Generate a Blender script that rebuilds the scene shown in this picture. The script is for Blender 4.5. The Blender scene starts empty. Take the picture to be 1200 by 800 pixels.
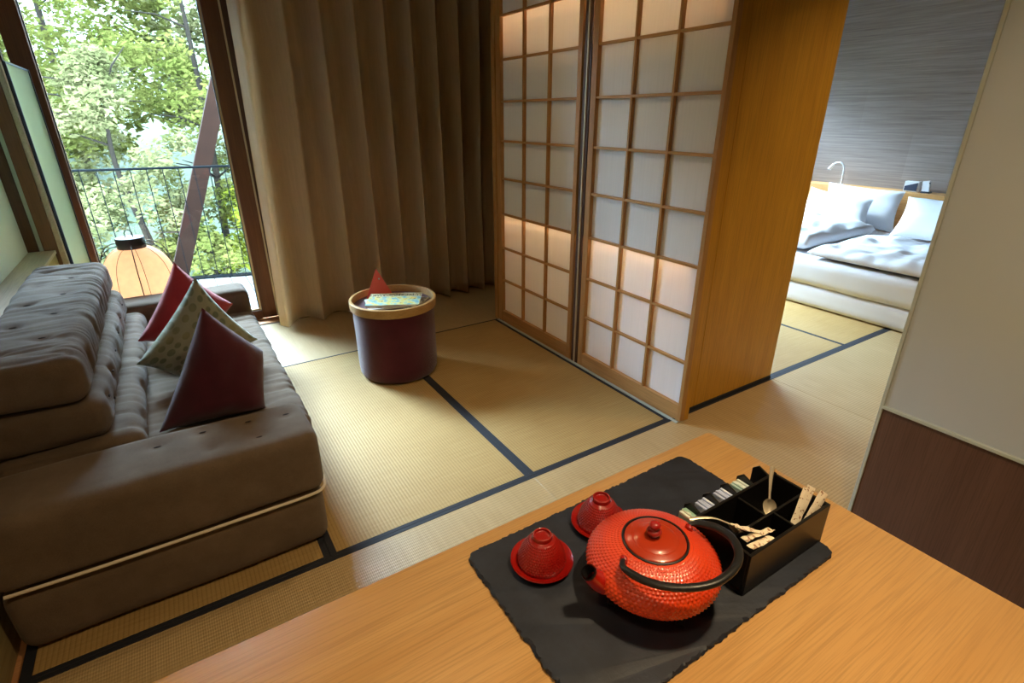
import bpy, bmesh, math, random
from mathutils import Vector, Matrix, noise
random.seed(7)
PI = math.pi
scene = bpy.context.scene
C = scene.collection

# ------------------------------------------------------------------ materials
def new_mat(name):
    m = bpy.data.materials.new(name); m.use_nodes = True
    nt = m.node_tree
    b = nt.nodes['Principled BSDF']
    return m, nt, b

def setp(b, **k):
    names = dict(rough='Roughness', metal='Metallic', spec='Specular IOR Level', sheen='Sheen Weight',
                 coat='Coat Weight', trans='Transmission Weight', coatr='Coat Roughness')
    for a, v in k.items(): b.inputs[names[a]].default_value = v

def rgb(c): return (c[0], c[1], c[2], 1)

def srgb(r, g, b):
    f = lambda v: (v/255/12.92) if v/255 <= .04045 else ((v/255+.055)/1.055)**2.4
    return (f(r), f(g), f(b))

def coords(nt, scale=(1,1,1), kind='Object', rot=(0,0,0)):
    t = nt.nodes.new('ShaderNodeTexCoord'); mp = nt.nodes.new('ShaderNodeMapping')
    mp.inputs['Scale'].default_value = scale; mp.inputs['Rotation'].default_value = rot
    nt.links.new(t.outputs[kind], mp.inputs['Vector'])
    return mp.outputs['Vector']

def noise_tex(nt, vec, scale, detail=4, rough=.5, dist=0):
    n = nt.nodes.new('ShaderNodeTexNoise')
    n.inputs['Scale'].default_value = scale; n.inputs['Detail'].default_value = detail
    n.inputs['Roughness'].default_value = rough; n.inputs['Distortion'].default_value = dist
    nt.links.new(vec, n.inputs['Vector']); return n.outputs['Fac']

def ramp(nt, fac, stops):
    r = nt.nodes.new('ShaderNodeValToRGB')
    el = r.color_ramp.elements
    while len(el) > 1: el.remove(el[-1])
    el[0].position = stops[0][0]; el[0].color = rgb(stops[0][1])
    for p, c in stops[1:]:
        e = el.new(p); e.color = rgb(c)
    nt.links.new(fac, r.inputs['Fac']); return r.outputs['Color']

def mixc(nt, fac, a, b, mode='MIX'):
    m = nt.nodes.new('ShaderNodeMix'); m.data_type = 'RGBA'; m.blend_type = mode
    if isinstance(fac, (int, float)): m.inputs[0].default_value = fac
    else: nt.links.new(fac, m.inputs[0])
    for i, v in ((6, a), (7, b)):
        if isinstance(v, tuple): m.inputs[i].default_value = rgb(v)
        else: nt.links.new(v, m.inputs[i])
    return m.outputs[2]

def math_n(nt, op, a, b=None):
    m = nt.nodes.new('ShaderNodeMath'); m.operation = op
    for i, v in ((0, a), (1, b)):
        if v is None: continue
        if isinstance(v, (int, float)): m.inputs[i].default_value = v
        else: nt.links.new(v, m.inputs[i])
    return m.outputs[0]

def bump(nt, b, height, strength=.3, dist=.01):
    n = nt.nodes.new('ShaderNodeBump'); n.inputs['Strength'].default_value = strength
    n.inputs['Distance'].default_value = dist
    nt.links.new(height, n.inputs['Height']); nt.links.new(n.outputs[0], b.inputs['Normal'])

def plain(name, c, rough=.5, var=.06, nscale=8, **k):
    m, nt, b = new_mat(name)
    v = coords(nt); n = noise_tex(nt, v, nscale)
    d = tuple(x*(1-var) for x in c); e = tuple(min(1, x*(1+var)) for x in c)
    nt.links.new(ramp(nt, n, [(.3, d), (.7, e)]), b.inputs['Base Color'])
    setp(b, rough=rough, **k); return m

def wood(name, c1, c2, axis='x', rough=.45, s=1.0, c3=None, strength=.15, spec=.4):
    m, nt, b = new_mat(name)
    st = {'x': (1.2, 18, 18), 'y': (18, 1.2, 18), 'z': (18, 18, 1.2)}[axis]
    st = tuple(q*s for q in st)
    v = coords(nt, st)
    n1 = noise_tex(nt, v, 1.0, 3, .55, .6)
    st2 = {'x': (6, 260, 260), 'y': (260, 6, 260), 'z': (260, 260, 6)}[axis]
    n2 = noise_tex(nt, coords(nt, st2), 1.0, 2, .6)
    n3 = noise_tex(nt, coords(nt), 2.2, 2)
    a = ramp(nt, n1, [(.3, c1), (.7, c2)])
    f = ramp(nt, n2, [(.35, (.62, .62, .62)), (.55, (1, 1, 1))])
    col = mixc(nt, .55, a, mixc(nt, 1.0, a, f, 'MULTIPLY'))
    if c3: col = mixc(nt, ramp(nt, n3, [(.35, (0,0,0)), (.65, (1,1,1))]), col, mixc(nt, .5, col, c3))
    nt.links.new(col, b.inputs['Base Color'])
    bump(nt, b, n2, strength, .001)
    setp(b, rough=rough, spec=spec); return m

def fabric(name, c1, c2, rough=.9, weave=420, bs=.35, sheen=.15, stretch=(1,1,1)):
    m, nt, b = new_mat(name)
    v = coords(nt)
    n = noise_tex(nt, coords(nt, stretch), 9, 5, .6)
    fine = noise_tex(nt, coords(nt, (1, 3, 3)), weave, 2)
    col = ramp(nt, n, [(.3, c1), (.7, c2)])
    col = mixc(nt, .35, col, mixc(nt, 1.0, col, ramp(nt, fine, [(.3, (.6,.6,.6)), (.7, (1.3,1.3,1.3))]), 'MULTIPLY'))
    nt.links.new(col, b.inputs['Base Color'])
    bump(nt, b, fine, bs, .002)
    setp(b, rough=rough, sheen=sheen, spec=.2); return m

def tatami(name, axis, c1, c2, rough=.6, spec=.3):
    m, nt, b = new_mat(name)
    w = nt.nodes.new('ShaderNodeTexWave'); w.wave_type = 'BANDS'
    w.bands_direction = 'X' if axis == 'y' else 'Y'
    w.inputs['Scale'].default_value = 1/.0145*.05*2*PI/2/PI*6.3
    w.inputs['Distortion'].default_value = .15; w.inputs['Detail'].default_value = 1
    w.inputs['Scale'].default_value = 22
    nt.links.new(coords(nt), w.inputs['Vector'])
    w2 = nt.nodes.new('ShaderNodeTexWave'); w2.wave_type = 'BANDS'
    w2.bands_direction = 'Y' if axis == 'y' else 'X'
    w2.inputs['Scale'].default_value = 45; w2.inputs['Distortion'].default_value = 1.2
    w2.inputs['Detail'].default_value = 2
    nt.links.new(coords(nt), w2.inputs['Vector'])
    sc = (5, 90, 1) if axis == 'x' else (90, 5, 1)
    straw = noise_tex(nt, coords(nt, (sc[1], sc[0], 1)), 1.0, 3)
    big = noise_tex(nt, coords(nt), 3.5, 3)
    col = ramp(nt, math_n(nt, 'ADD', math_n(nt, 'MULTIPLY', straw, .6), math_n(nt, 'MULTIPLY', big, .4)), [(.3, c1), (.7, c2)])
    col = mixc(nt, .55, col, mixc(nt, 1.0, col, ramp(nt, w.outputs['Fac'], [(0, (.62,.6,.55)), (.35, (1,1,1))]), 'MULTIPLY'))
    col = mixc(nt, .3, col, mixc(nt, 1.0, col, ramp(nt, w2.outputs['Fac'], [(0, (.7,.7,.66)), (.5, (1,1,1))]), 'MULTIPLY'))
    nt.links.new(col, b.inputs['Base Color'])
    bump(nt, b, math_n(nt, 'ADD', w.outputs['Fac'], math_n(nt, 'MULTIPLY', w2.outputs['Fac'], .4)), .35, .002)
    setp(b, rough=rough, spec=spec); return m

M = {}
M['oak_table'] = wood('oak_table', srgb(206,162,104), srgb(192,146,88), 'x', .33, 1, srgb(182,138,82))
M['oak_gold'] = wood('oak_gold', srgb(204,148,48), srgb(190,134,40), 'z', .45, .6)
M['oak_frame'] = wood('oak_frame', srgb(188,140,84), srgb(166,118,64), 'z', .5, 1)
M['oak_frame_h'] = wood('oak_frame_h', srgb(192,146,92), srgb(170,122,70), 'y', .5, 1)
M['oak_bed'] = wood('oak_bed', srgb(226,172,110), srgb(212,156,94), 'y', .45, 1)
M['brown_timber'] = wood('brown_timber', srgb(122,78,48), srgb(96,58,36), 'z', .5, 1)
M['dark_timber'] = wood('dark_timber', srgb(92,60,42), srgb(70,44,30), 'z', .5, 1)
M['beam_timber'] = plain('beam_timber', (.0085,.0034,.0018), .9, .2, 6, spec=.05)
M['threshold'] = wood('threshold', srgb(206,150,100), srgb(188,128,80), 'x', .45, 1)
M['veneer_brown'] = wood('veneer_brown', srgb(110,80,66), srgb(96,68,56), 'z', .38, .35)
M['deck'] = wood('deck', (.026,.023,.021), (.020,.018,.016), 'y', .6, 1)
M['ledge_top'] = wood('ledge_top', srgb(196,178,156), srgb(182,162,140), 'y', .35, 1)
M['ledge_side'] = wood('ledge_side', srgb(178,160,112), srgb(160,140,92), 'y', .5, 1)
M['tat_y'] = tatami('tatami_rush_lengthwise', 'y', srgb(160,128,76), srgb(178,148,96))
M['tat_x'] = tatami('tatami_rush_crosswise', 'x', srgb(168,142,98), srgb(186,160,118), .40, .75)  # base colour also lightened to carry the window sheen on these mats
M['heri'] = plain('tatami_border', srgb(22,24,34), .75, .1, 60)
M['curtain'] = fabric('curtain_cloth', srgb(224,200,164), srgb(236,212,178), .85, 300, .2, .2, (8, 8, .6))
M['sofa'] = fabric('sofa_linen', srgb(98,82,66), srgb(114,97,80), .92, 260, .5)
M['piping'] = plain('cream_piping', srgb(232,218,196), .8)
M['tuft'] = plain('tuft_thread', srgb(48,38,32), .9)
M['burgundy'] = fabric('burgundy_cloth', srgb(74,26,38), srgb(86,30,44), .85, 300, .4, .3)
M['red_cloth'] = fabric('red_cloth', srgb(158,36,42), srgb(172,44,48), .85, 300, .4, .3)
M['bin_cloth'] = fabric('bin_cloth', srgb(72,16,32), srgb(84,20,40), .95, 380, .5, .4)
M['bin_wood'] = wood('bin_wood', srgb(200,158,100), srgb(180,138,82), 'x', .45, 1)
M['white_wall'] = plain('white_wall', srgb(232,234,238), .6, .02, 2)
M['ceiling'] = plain('ceiling_paint', srgb(128,112,92), .8, .02, 2)
M['back_wall'] = plain('back_wall_paint', srgb(92,70,46), .8, .02, 2)
M['panel_white'] = plain('white_lacquer', srgb(196,202,206), .3, .02, 2)
M['trim_grey'] = plain('aluminium_trim', srgb(190,196,186), .4, .03, 5)
M['silver'] = plain('silver_strip', srgb(214,196,160), .45, .03, 5, metal=.3)
M['black_rubber'] = plain('black_gasket', srgb(20,24,28), .5)
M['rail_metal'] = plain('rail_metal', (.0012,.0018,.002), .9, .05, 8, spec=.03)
M['slate'] = None
M['iron_black'] = plain('black_iron', srgb(24,24,26), .38, .1, 40, spec=.5)
M['black_lacquer'] = plain('black_lacquer', srgb(20,18,17), .35, .1, 12, spec=.4)
M['steel'] = plain('spoon_steel', srgb(226,214,190), .3, .03, 9, metal=.6)
M['lamp_cap'] = plain('lamp_cap', srgb(44,42,40), .5)
M['wire_black'] = plain('wire_black', srgb(34,30,28), .5)
M['linen'] = plain('white_bed_linen', srgb(214,214,218), .85, .015, 4)
M['linen2'] = plain('white_duvet_cotton', srgb(212,212,216), .85, .015, 4)
M['pyramid'] = plain('coral_box', srgb(226,92,80), .4, .06, 10, coat=.3)
M['phone_white'] = plain('phone_white', srgb(232,234,238), .4)
M['phone_dark'] = plain('phone_dark', srgb(44,54,76), .3)
M['paper_white'] = plain('paper_white', srgb(226,222,210), .8)
M['bulb'] = None

def mk_slate():
    m, nt, b = new_mat('slate_stone')
    v = coords(nt)
    n = noise_tex(nt, v, 14, 6, .65); n2 = noise_tex(nt, v, 120, 3, .6)
    nt.links.new(ramp(nt, n, [(.3, srgb(22,26,36)), (.7, srgb(40,46,60))]), b.inputs['Base Color'])
    bump(nt, b, math_n(nt, 'ADD', n, math_n(nt, 'MULTIPLY', n2, .4)), .35, .003)
    setp(b, rough=.52, spec=.45); return m
M['slate'] = mk_slate()

def mk_enamel(name, c1, c2, rough=.25):
    m, nt, b = new_mat(name)
    n = noise_tex(nt, coords(nt), 9, 3)
    nt.links.new(ramp(nt, n, [(.35, c1), (.65, c2)]), b.inputs['Base Color'])
    setp(b, rough=rough, coat=.6, coatr=.10, spec=.5); return m
M['red_iron'] = mk_enamel('red_enamel', srgb(222,68,16), srgb(206,50,12), .36)
M['red_iron_lid'] = mk_enamel('red_enamel_lid', srgb(178,54,18), srgb(164,44,14), .3)
M['red_cup'] = mk_enamel('red_enamel_cup', srgb(160,22,14), srgb(142,16,12), .26)

def mk_emit(name, c, s):
    m = bpy.data.materials.new(name); m.use_nodes = True; nt = m.node_tree; nt.nodes.clear()
    e = nt.nodes.new('ShaderNodeEmission'); o = nt.nodes.new('ShaderNodeOutputMaterial')
    e.inputs['Color'].default_value = rgb(c); e.inputs['Strength'].default_value = s
    nt.links.new(e.outputs[0], o.inputs[0]); return m

def mk_translucent(name, c, tc, fac, nscale=(60, 60, 4), var=.04):
    m = bpy.data.materials.new(name); m.use_nodes = True; nt = m.node_tree; nt.nodes.clear()
    o = nt.nodes.new('ShaderNodeOutputMaterial')
    d = nt.nodes.new('ShaderNodeBsdfDiffuse'); t = nt.nodes.new('ShaderNodeBsdfTranslucent')
    mx = nt.nodes.new('ShaderNodeMixShader'); mx.inputs[0].default_value = fac
    n = noise_tex(nt, coords(nt, nscale), 1.0, 3)
    nt.links.new(ramp(nt, n, [(.3, tuple(x*(1-var) for x in c)), (.7, c)]), d.inputs['Color'])
    nt.links.new(ramp(nt, n, [(.3, tuple(x*(1-var) for x in tc)), (.7, tc)]), t.inputs['Color'])
    nt.links.new(d.outputs[0], mx.inputs[1]); nt.links.new(t.outputs[0], mx.inputs[2])
    nt.links.new(mx.outputs[0], o.inputs[0]); return m
M['shoji_paper'] = mk_translucent('shoji_paper', srgb(250,250,252), (.95,.93,.90), .30, (90, 90, 2))
M['lamp_shade'] = mk_translucent('lamp_shade_paper', srgb(240,206,176), srgb(252,216,184), .5, (30, 30, 30), .1)
def mk_frost():
    m = bpy.data.materials.new('frosted_green_glass'); m.use_nodes = True; nt = m.node_tree; nt.nodes.clear()
    o = nt.nodes.new('ShaderNodeOutputMaterial')
    g = nt.nodes.new('ShaderNodeBsdfTransparent'); g.inputs['Color'].default_value = (.96,.98,.92,1)
    t = nt.nodes.new('ShaderNodeBsdfTranslucent'); t.inputs['Color'].default_value = (.86,.92,.62,1)
    d = nt.nodes.new('ShaderNodeBsdfDiffuse'); d.inputs['Color'].default_value = (.70,.76,.54,1)
    a = nt.nodes.new('ShaderNodeMixShader'); a.inputs[0].default_value = .3
    c = nt.nodes.new('ShaderNodeMixShader'); c.inputs[0].default_value = .35
    nt.links.new(t.outputs[0], a.inputs[1]); nt.links.new(d.outputs[0], a.inputs[2])
    nt.links.new(a.outputs[0], c.inputs[1]); nt.links.new(g.outputs[0], c.inputs[2]); nt.links.new(c.outputs[0], o.inputs[0]); return m
M['frosted'] = mk_frost()
M['screen_edge'] = plain('screen_edge', srgb(36,46,62), .5, .05, 8)

def mk_glass():
    m = bpy.data.materials.new('window_glass'); m.use_nodes = True; nt = m.node_tree; nt.nodes.clear()
    o = nt.nodes.new('ShaderNodeOutputMaterial')
    t = nt.nodes.new('ShaderNodeBsdfTransparent'); t.inputs[0].default_value = (.95,.98,.96,1)
    g = nt.nodes.new('ShaderNodeBsdfGlossy'); g.inputs['Roughness'].default_value = .02
    f = nt.nodes.new('ShaderNodeFresnel'); f.inputs['IOR'].default_value = 1.35
    mx = nt.nodes.new('ShaderNodeMixShader')
    nt.links.new(f.outputs[0], mx.inputs[0]); nt.links.new(t.outputs[0], mx.inputs[1]); nt.links.new(g.outputs[0], mx.inputs[2])
    nt.links.new(mx.outputs[0], o.inputs[0]); return m
M['glass'] = mk_glass()

def mk_wallpaper():
    m, nt, b = new_mat('grasscloth_wallpaper')
    n = noise_tex(nt, coords(nt, (1, 1.4, 60)), 1.0, 4, .6, .3)
    n2 = noise_tex(nt, coords(nt, (1, 6, 300)), 1.0, 2, .5)
    br = nt.nodes.new('ShaderNodeTexBrick')
    br.inputs['Scale'].default_value = 1; br.inputs['Mortar Size'].default_value = .0
    br.inputs['Brick Width'].default_value = 1.1; br.inputs['Row Height'].default_value = .45
    br.inputs['Color1'].default_value = (.80,.78,.78,1); br.inputs['Color2'].default_value = (1,1,1,1)
    tc = nt.nodes.new('ShaderNodeTexCoord'); sp = nt.nodes.new('ShaderNodeSeparateXYZ'); cb = nt.nodes.new('ShaderNodeCombineXYZ')
    nt.links.new(tc.outputs['Object'], sp.inputs[0]); nt.links.new(sp.outputs[1], cb.inputs[0]); nt.links.new(sp.outputs[2], cb.inputs[1])
    nt.links.new(cb.outputs[0], br.inputs['Vector'])
    col = ramp(nt, math_n(nt, 'ADD', math_n(nt, 'MULTIPLY', n, .7), math_n(nt, 'MULTIPLY', n2, .3)), [(.30, srgb(128,115,108)), (.66, srgb(168,154,146))])
    col = mixc(nt, 1.0, col, br.outputs['Color'], 'MULTIPLY')
    nt.links.new(col, b.inputs['Base Color']); bump(nt, b, n2, .3, .002)
    setp(b, rough=.5, spec=.4); return m
M['wallpaper'] = mk_wallpaper()

def mk_dots():
    m, nt, b = new_mat('dotted_cushion_cloth')
    v = coords(nt, (1,1,1), 'UV')
    vo = nt.nodes.new('ShaderNodeTexVoronoi'); vo.inputs['Scale'].default_value = 8; vo.inputs['Randomness'].default_value = .3
    nt.links.new(v, vo.inputs['Vector'])
    n = noise_tex(nt, v, 2.2, 3)
    spot = ramp(nt, vo.outputs['Distance'], [(.36, (1,1,1)), (.41, (0,0,0))])
    base = ramp(nt, n, [(.3, srgb(136,138,116)), (.7, srgb(156,156,132))])
    dot = ramp(nt, n, [(.42, srgb(100,108,86)), (.6, srgb(142,140,104))])
    nt.links.new(mixc(nt, spot, base, dot), b.inputs['Base Color'])
    bump(nt, b, noise_tex(nt, v, 160, 2), .2, .002)
    setp(b, rough=.8, sheen=.2); return m
M['dots'] = mk_dots()

def mk_leaf(name, c1, c2):
    m = bpy.data.materials.new(name); m.use_nodes = True; nt = m.node_tree; nt.nodes.clear()
    o = nt.nodes.new('ShaderNodeOutputMaterial')
    d = nt.nodes.new('ShaderNodeBsdfDiffuse'); t = nt.nodes.new('ShaderNodeBsdfTranslucent')
    mx = nt.nodes.new('ShaderNodeMixShader'); mx.inputs[0].default_value = .5
    n = noise_tex(nt, coords(nt), 2.3, 5, .7)
    c = ramp(nt, n, [(.32, c1), (.68, c2)])
    nt.links.new(c, d.inputs['Color']); nt.links.new(c, t.inputs['Color'])
    nt.links.new(d.outputs[0], mx.inputs[1]); nt.links.new(t.outputs[0], mx.inputs[2])
    nt.links.new(mx.outputs[0], o.inputs[0]); return m
M['leaf1'] = mk_leaf('leaf_fresh', (.020,.026,.0045), (.074,.070,.018))
M['leaf2'] = mk_leaf('leaf_pale', (.030,.034,.010), (.098,.086,.038))
M['leaf3'] = mk_leaf('leaf_lime', (.036,.048,.004), (.108,.104,.012))
M['bark'] = plain('bark', (.008,.006,.004), .9, .2, 12, spec=.05)
M['hill'] = plain('grassy_slope', (.022,.032,.011), .9, .3, 3)

# ------------------------------------------------------------------ mesh helpers
def BM(): return bmesh.new()

def box(bm, x0, x1, y0, y1, z0, z1, bev=0, seg=2):
    r = bmesh.ops.create_cube(bm, size=1)
    vs = r['verts']
    for v in vs:
        v.co = Vector(((x0+x1)/2+v.co.x*(x1-x0), (y0+y1)/2+v.co.y*(y1-y0), (z0+z1)/2+v.co.z*(z1-z0)))
    if bev > 0:
        es = list({e for v in vs for e in v.link_edges})
        bmesh.ops.bevel(bm, geom=es, offset=bev, segments=seg, profile=.5, affect='EDGES')
    return bm

def xform(bm, mat, start=0):
    bm.verts.ensure_lookup_table()
    for v in bm.verts[start:]: v.co = mat @ v.co

def lathe(bm, prof, c=(0,0,0), seg=64, disp=None, cap0=False, cap1=False):
    rings = []
    for i, (r, z) in enumerate(prof):
        ring = []
        for k in range(seg):
            a = 2*PI*k/seg
            rr = r + (disp(i, k, r, z) if disp else 0)
            ring.append(bm.verts.new((c[0]+rr*math.cos(a), c[1]+rr*math.sin(a), c[2]+z)))
        rings.append(ring)
    for i in range(len(rings)-1):
        for k in range(seg):
            k2 = (k+1) % seg
            bm.faces.new((rings[i][k], rings[i][k2], rings[i+1][k2], rings[i+1][k]))
    if cap0: bm.faces.new(list(reversed(rings[0])))
    if cap1: bm.faces.new(rings[-1])
    return bm

def tube(bm, pts, r, seg=10, closed=False, cap=True, flat=1.0):
    pts = [Vector(p) for p in pts]; n = len(pts)
    rs = r if isinstance(r, (list, tuple)) else [r]*n
    up = None; rings = []
    for i, p in enumerate(pts):
        if closed: t = pts[(i+1) % n]-pts[(i-1) % n]
        else: t = pts[min(i+1, n-1)]-pts[max(i-1, 0)]
        t.normalize()
        if up is None:
            up = Vector((0,0,1)) if abs(t.z) < .9 else Vector((1,0,0))
        s = t.cross(up).normalized(); up = s.cross(t).normalized()
        rings.append([bm.verts.new(p+s*rs[i]*math.cos(2*PI*k/seg)+up*rs[i]*flat*math.sin(2*PI*k/seg)) for k in range(seg)])
    m = n if closed else n-1
    for i in range(m):
        a, b = rings[i], rings[(i+1) % n]
        for k in range(seg):
            k2 = (k+1) % seg
            bm.faces.new((a[k], a[k2], b[k2], b[k]))
    if cap and not closed:
        bm.faces.new(list(reversed(rings[0]))); bm.faces.new(rings[-1])
    return bm

def spline(pts, n=8):
    pts = [Vector(p) for p in pts]; out = []
    for i in range(len(pts)-1):
        p0 = pts[max(i-1, 0)]; p1 = pts[i]; p2 = pts[i+1]; p3 = pts[min(i+2, len(pts)-1)]
        for k in range(n):
            t = k/n
            out.append(.5*((2*p1)+(-p0+p2)*t+(2*p0-5*p1+4*p2-p3)*t*t+(-p0+3*p1-3*p2+p3)*t**3))
    out.append(pts[-1]); return out

def softbox(bm, x0, x1, y0, y1, z0, z1, rad, step=.02, disp=None):
    """rounded box on a dense grid; disp(p, n) -> offset along the normal"""
    dims = (x1-x0, y1-y0, z1-z0); o = (x0, y0, z0)
    n = [max(2, int(round(d/step))) for d in dims]
    cache = {}
    def vert(i, j, k):
        key = (i, j, k)
        if key in cache: return cache[key]
        q = Vector([o[a]+dims[a]*(i, j, k)[a]/n[a] for a in range(3)])
        c = Vector([min(max(q[a], o[a]+rad), o[a]+dims[a]-rad) for a in range(3)])
        d = q-c
        nn = d.normalized() if d.length > 1e-9 else Vector((0,0,1))
        p = c+nn*rad if d.length > 1e-9 else q
        if disp: p = p+nn*disp(p, nn)
        v = bm.verts.new(p); cache[key] = v; return v
    def face(a, b, c, d): bm.faces.new((a, b, c, d))
    nx, ny, nz = n
    for i in range(nx):
        for j in range(ny):
            face(vert(i,j,0), vert(i,j+1,0), vert(i+1,j+1,0), vert(i+1,j,0))
            face(vert(i,j,nz), vert(i+1,j,nz), vert(i+1,j+1,nz), vert(i,j+1,nz))
    for i in range(nx):
        for k in range(nz):
            face(vert(i,0,k), vert(i+1,0,k), vert(i+1,0,k+1), vert(i,0,k+1))
            face(vert(i,ny,k), vert(i,ny,k+1), vert(i+1,ny,k+1), vert(i+1,ny,k))
    for j in range(ny):
        for k in range(nz):
            face(vert(0,j,k), vert(0,j,k+1), vert(0,j+1,k+1), vert(0,j+1,k))
            face(vert(nx,j,k), vert(nx,j+1,k), vert(nx,j+1,k+1), vert(nx,j,k+1))
    return bm

def pillow(bm, A, B, Cc, D, T, n=28, pinch=.10, wr=.006, seed=0):
    """A,B,C,D corners (A-B top edge, D-C bottom edge)"""
    A, B, Cc, D = map(Vector, (A, B, Cc, D))
    nrm = ((B-A)+(Cc-D)).cross((D-A)+(Cc-B)).normalized()
    cen = (A+B+Cc+D)/4
    uvl = bm.loops.layers.uv.verify()
    grids = []
    for s in (1, -1):
        g = []
        for i in range(n+1):
            row = []
            for j in range(n+1):
                u = -1+2*i/n; v = -1+2*j/n
                uu = u*(1-pinch*(1-v*v)*abs(u)**1.5) ; vv = v*(1-pinch*(1-u*u)*abs(v)**1.5)
                p = A*((1-uu)*(1-vv)/4)+B*((1+uu)*(1-vv)/4)+Cc*((1+uu)*(1+vv)/4)+D*((1-uu)*(1+vv)/4)
                h = T*(max(0, 1-u**4)*max(0, 1-v**4))**.55*(1-.25*(u*u+v*v)/2)
                w = wr*noise.noise(Vector((u*2.2+seed, v*2.2, s*3)))*2*min(1, h/T*2)
                if s == -1 and (i in (0, n) or j in (0, n)): row.append(grids[0][i][j]); continue
                row.append(bm.verts.new(p+nrm*s*(h+w)))
            g.append(row)
        grids.append(g)
    for s, g in enumerate(grids):
        for i in range(n):
            for j in range(n):
                q = [(i,j), (i+1,j), (i+1,j+1), (i,j+1)]
                if s: q.reverse()
                f = bm.faces.new([g[a][b] for a, b in q])
                for l, (a, b) in zip(f.loops, q): l[uvl].uv = (a/n, b/n)
    return bm

def link(name, bm, mat, parent=None, base=None, smooth=True, angle=40):
    me = bpy.data.meshes.new(name)
    off = Vector(base) if base is not None else (parent.matrix_world_loc if False else None)
    o = bpy.data.objects.new(name, me)
    wp = world_loc(parent) if parent else Vector((0,0,0))
    b = Vector(base) if base is not None else wp.copy()
    bmesh.ops.translate(bm, verts=bm.verts, vec=-b)
    bmesh.ops.recalc_face_normals(bm, faces=bm.faces)
    for f in bm.faces: f.smooth = smooth
    if smooth:
        ca = math.radians(angle)
        for e in bm.edges:
            if len(e.link_faces) == 2 and e.calc_face_angle(0) > ca: e.smooth = False
    bm.to_mesh(me); bm.free()
    me.materials.append(mat)
    C.objects.link(o)
    o.location = b-wp
    if parent: o.parent = parent
    return o

def world_loc(o):
    p = Vector(o.location); q = o.parent
    while q: p = p+Vector(q.location); q = q.parent
    return p

def tag(o, label=None, cat=None, group=None, kind=None):
    if label: o['label'] = label
    if cat: o['category'] = cat
    if group: o['group'] = group
    if kind: o['kind'] = kind
    return o

def thing(name, loc, label, cat, group=None):
    o = bpy.data.objects.new(name, None); C.objects.link(o); o.location = loc
    o.empty_display_size = .05
    return tag(o, label, cat, group)

def struct(name, bm, mat, parent=None, smooth=False):
    o = link(name, bm, mat, parent, smooth=smooth)
    o['kind'] = 'structure'; return o

def dup(src, loc, label=None, rot=None):
    r = src.copy(); C.objects.link(r); r.location = loc
    if rot is not None: r.rotation_euler = rot
    if label: r['label'] = label
    for ch in list(src.children):
        c = ch.copy(); C.objects.link(c); c.parent = r
        for g in list(ch.children):
            d = g.copy(); C.objects.link(d); d.parent = c
    return r

XL, XR, YB, YW, ZC = -.86, 6.70, -1.9, 4.62, 2.80     # room limits
TZ = .75

# ------------------------------------------------------------------ camera
H = 1.55
yaw, pit, rol = 5.63178992e-01, 4.05099395e-01, -4.18040337e-03
fwd = Vector((math.sin(yaw)*math.cos(pit), math.cos(yaw)*math.cos(pit), -math.sin(pit)))
rt = Vector((math.cos(yaw), -math.sin(yaw), 0)); up = rt.cross(fwd)
r2 = rt*math.cos(rol)+up*math.sin(rol); u2 = -rt*math.sin(rol)+up*math.cos(rol)
cam = bpy.data.cameras.new('camera'); cam.lens = 617.911744*36/1200; cam.sensor_width = 36; cam.clip_start = .02
co = bpy.data.objects.new('camera', cam); C.objects.link(co)
co.matrix_world = Matrix(((r2.x, u2.x, -fwd.x, 0), (r2.y, u2.y, -fwd.y, 0), (r2.z, u2.z, -fwd.z, H), (0,0,0,1)))
scene.camera = co

# ------------------------------------------------------------------ shell
struct('floor', box(BM(), XL-.1, XR+.1, YB-.1, YW+.12, -.10, -.031), M['threshold'])
struct('ceiling', box(BM(), XL-.1, XR+.1, YB-.1, YW+.12, ZC, ZC+.1), M['ceiling'])
struct('wall_left', box(BM(), XL-.1, XL, YB-.1, YW-.04, -.03, ZC), M['white_wall'])
struct('wall_back', box(BM(), XL-.1, XR+.1, YB-.1, YB, -.03, ZC), M['back_wall'])
struct('wall_bedroom', box(BM(), XR, XR+.1, YB, YW+.12, -.03, ZC), M['wallpaper'])
# window wall: everything beyond the curtain is glazed behind cloth; solid pieces around the openings
struct('wall_window', box(BM(), .64, 3.25, YW, YW+.12, -.03, ZC), M['white_wall'])
b = BM(); box(b, 3.25, 6.55, YW, YW+.12, 2.35, ZC); box(b, 6.55, XR, YW, YW+.12, -.03, ZC); box(b, 3.25, 6.55, YW, YW+.12, -.03, .06)
box(b, 3.33, 6.47, YW, YW+.12, .06, .95)  # unseen sill, raised to cut the daylight reaching the bed
struct('wall_bedroom_window', b, M['white_wall'])
b = BM(); box(b, XL-.1, .64, YW-.04, YW+.12, 2.45, ZC)
struct('trim_window_head', b, M['brown_timber'])
b = BM(); box(b, 2.86, 3.0, 3.54, YW, -.03, ZC)
struct('wall_light_block', b, M['white_wall'])  # unseen wall, added to stop bedroom light leaking past the cabinet

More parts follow.
